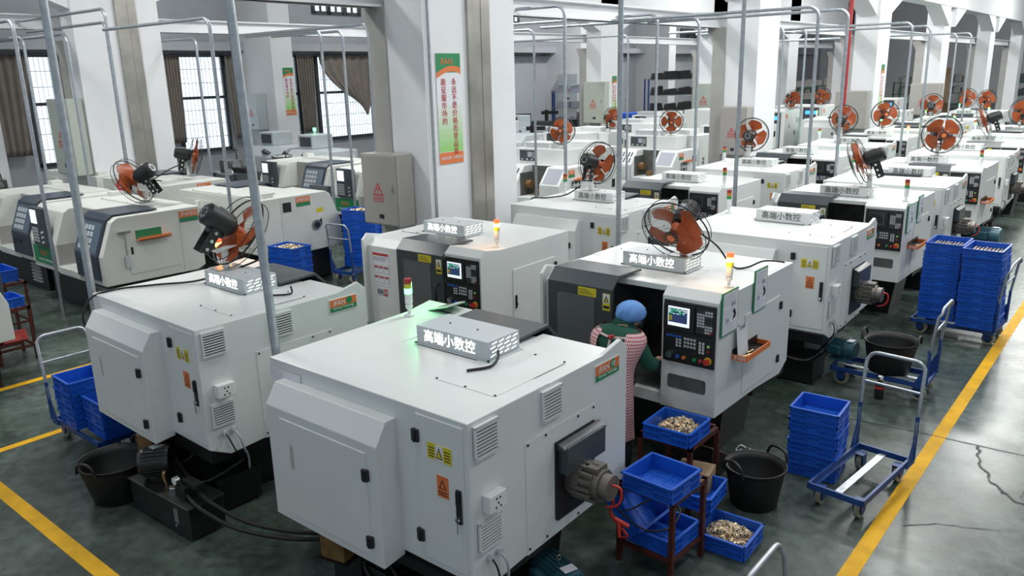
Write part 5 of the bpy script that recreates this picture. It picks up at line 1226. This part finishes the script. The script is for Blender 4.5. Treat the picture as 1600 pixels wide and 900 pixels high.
feeder_lathe(-23.6, 16.2, 0, 'grey lathe with round window below the first barred window'); feeder_lathe(-21.0, 15.9, 0, 'blue-grey lathe in front of the first barred window', True)
feeder_lathe(-22.6, 21.4, 0, 'pale grey lathe left of the tall crate stack'); feeder_lathe(-19.9, 20.6, 0, 'pale grey lathe below the tied-up curtain', True)
feeder_lathe(-19.4, 23.6, 0, 'pale grey lathe beside the big pillar edge'); feeder_lathe(-21.5, 27, 0, 'grey lathe half hidden behind the big pillar')
def bowl(x, y, label):
    t = thing('bowl_feeder', label, 'parts feeder', (x, y, 0)); b = MB()
    for sx in (-1, 1):
        for sy in (-1, 1): b.box(sx*.3-.02, sx*.3+.02, sy*.3-.02, sy*.3+.02, 0, .85)
    b.box(-.32, .32, -.32, .32, .85, .89); b.build('stand', 'black', t)
    MB().cyl((0, 0, .89), (0, 0, 1.1), .13, n=18).build('drive_unit', 'greyw', t); MB().lathe([(.1, 1.1), (.22, 1.12), (.30, 1.3), (.31, 1.34), (.285, 1.3), (.2, 1.15), (0, 1.14)], n=24).build('bowl', 'steel', t)
bowl(-20.0, 18.3, 'vibratory bowl feeder on a black stand, left one'); bowl(-17.4, 20.0, 'vibratory bowl feeder on a black stand, right one'); bowl(-20.2, 13.9, 'bowl feeder before the first grey lathe')
def bench_lathe(x, y, rz, label):
    t = thing('bench_lathe', label, 'machine tool', (x, y, 0), rz, 'old bench lathes at the left')
    MB().box(-.8, .8, -.35, .35, 0, .75).build('cabinet', 'cream', t, bev=.02); MB().box(-.78, -.1, -.36, -.35, .1, .68).box(.02, .7, -.36, -.35, .1, .68).build('door', 'cream', t, bev=.004)
    MB().prism([(-.4, .75), (.4, .75), (.45, .98), (-.45, .98)], 'x', -.85, .5).build('tray', 'dark', t); MB().box(-.7, -.2, -.2, .25, .98, 1.3).build('headstock', 'cavity', t, bev=.02)
    MB().cyl((-.2, 0, 1.15), (-.12, 0, 1.15), .14, n=20).build('chuck', 'steel', t); MB().cyl((.2, -.4, 1.0), (.2, -.45, 1.0), .13, n=20).build('handwheel', 'chrome', t); MB().box(-.05, .45, -.15, .2, .98, 1.12).build('carriage', 'soot', t)
    MB().tube(spline([(-.4, .2, 1.3), (-.35, .15, 1.5), (-.2, .0, 1.62)]), .015).lathe([(.02, 1.66), (.09, 1.58), (.085, 1.57), (0, 1.62)], (-.15, 0, 0), 14).build('work_lamp', 'black', t)
bench_lathe(-22.2, 8.8, 0, 'old cream bench lathe with handwheel left of the left pillar'); bench_lathe(-21.6, 6.9, 0, 'old cream bench lathe at the far left edge'); bench_lathe(-18.0, 12.6, 0, 'old bench lathe with dark cabinet behind the fan')
bench_lathe(-20.4, 12.6, 0, 'old bench lathe in front of the bar window'); bench_lathe(-17.4, 16.6, 0, 'old bench lathe with a grey tray before the white pillar'); bench_lathe(-19.9, 10.6, 0, 'old bench lathe behind the left pillar')
def rack(x, y, w, d, h, n, m, label, rz=0, fill='dark', sh='zinc'):
    t = thing('storage_rack', label, 'rack', (x, y, 0), rz); 
    for sx in (-1, 1):
        for sy in (-1, 1): MB().box(sx*w/2-.04, sx*w/2+.04, sy*d/2-.04, sy*d/2+.04, 0, h).build('post', m, t)
    for i in range(n):
        z = .3+(h-.35)*i/(n-1); MB().box(-w/2, w/2, -d/2, d/2, z-.05, z).build('shelf', sh, t)
    return [.3+(h-.35)*i/(n-1) for i in range(n)]
def lumps(x, y, w, d, zs, n, m, what, rz=0, s=.3, h=.3):
    k = 0; c, s_2 = math.cos(rz), math.sin(rz)
    for lv, z in enumerate(zs):
        for i in range(n):
            px = -w/2+w*(i+.5)/n; hh = h*RND.uniform(.7, 1.15); bw = w/n*.42
            b = MB().prism([(-bw, 0), (bw, 0), (bw*RND.uniform(.7, 1), hh), (-bw*RND.uniform(.6, 1), hh*RND.uniform(.8, 1))], 'y', -d*.38, d*.38)
            o = b.build('tool_bin', m, None, (x+px*c, y+px*s_2, z+.001), (0, 0, rz)); tag(o, '%s on the %s shelf' % (what, ORD[lv]), 'bin', what)
zs = rack(-22.5, 44, 5.2, 1.0, 3.0, 4, 'bluepaint', 'blue storage rack full of dark parts on the far wall', .75)
lumps(-22.5, 44, 4.8, .9, zs, 6, 'black', 'dark sack of parts in the blue storage rack', .75, h=.5)
zs = rack(-23.4, 33.5, 2.2, .8, 2.6, 4, 'bluepaint', 'small blue rack at the left pillar edge', .75); lumps(-23.4, 33.5, 2, .7, zs, 3, 'printgrey', 'grey bin in the small blue rack', .75, h=.35)
t = thing('waste_bin', 'large blue bin before the storage rack', 'bin', (-19.6, 33.2, 0), .75); MB().prism([(-.5, 0), (.5, 0), (.6, 1.55), (-.6, 1.55)], 'x', -1.4, 1.4).build('tub', 'blue', t); MB().box(-1.45, 1.45, -.63, .63, 1.5, 1.6).build('rim', 'blue', t)
for x, y, w, l in ((-23.5, 58, 7, 'long green workbench left of the red pipe'), (-21, 66, 6, 'green workbench behind the third pillar'), (-15.5, 72, 6, 'green workbench behind the fourth pillar'), (-7, 70, 7, 'green shelf bench at the far right')):
    zs = rack(x, y, w, 1.0, 2.1, 3, 'greenp', l, .75, sh='greenp'); lumps(x, y, w-.3, .9, zs[1:], 8, 'concrete' if x < -14 else 'dark', 'grey bin on the %s' % l, .75, h=.55)
t = thing('wall_board', 'brown board leaning at the far wall', 'board', (-13.2, 63, 0), .75); MB().box(-.7, .7, -.04, .04, .8, 3.2).build('panel', 'card', t); MB().box(-.75, .75, -.05, .05, .0, .8).build('stand', 'brown', t)
# workshop clutter behind the white lathes
for i, (x, y, w, h, m, l) in enumerate(((-20.6, 25.6, 2.4, .95, 'sage', 'pale green bench with papers behind the front-facing fan'), (-18.0, 25.7, 1.4, 1.0, 'card', 'open cardboard carton behind the first lattice lathe'), (-16.2, 26.7, 1.5, 1.0, 'card', 'cardboard carton left of the pale green fuse box'),
                                        (-23.5, 30.4, 2.5, 1.3, 'dark', 'dark machine under the bright window, left'), (-22.2, 33.0, 1.2, 1.6, 'dark', 'dark machine under the bright window, right'), (-22.8, 25.0, 1.8, 1.4, 'soot', 'dark machine left of the grey fuse box'), (-19.8, 28.6, 1.0, 1.2, 'dark', 'dark cabinet below the bright window'))):
    t = thing('bench_cabinet' if m not in ('card',) else 'carton', l, 'cabinet' if m != 'card' else 'carton', (x, y, 0), .75)
    b = MB().box(-w/2, w/2, -.4, .4, .0, h)
    b.build('body', m, t, bev=.01)
    if m == 'card':
        for s in (-1, 1): MB().prism([(s*.4, h-.002), (s*.4, h+.012), (s*.72, h+.2), (s*.72, h+.188)], 'x', -w/2, w/2).build('flap', 'card', t)
    else:
        MB().box(-w*.4, -w*.1, -.2, .2, h, h+.35).cyl((w*.2, 0, h), (w*.2, 0, h+.5), .09, n=12).box(w*.1, w*.42, -.1, .1, h+.3, h+.45).build('head', 'soot', t); MB().cyl((w*.3, -.41, h*.6), (w*.3, -.45, h*.6), .12, n=16).build('handwheel', 'steel', t)
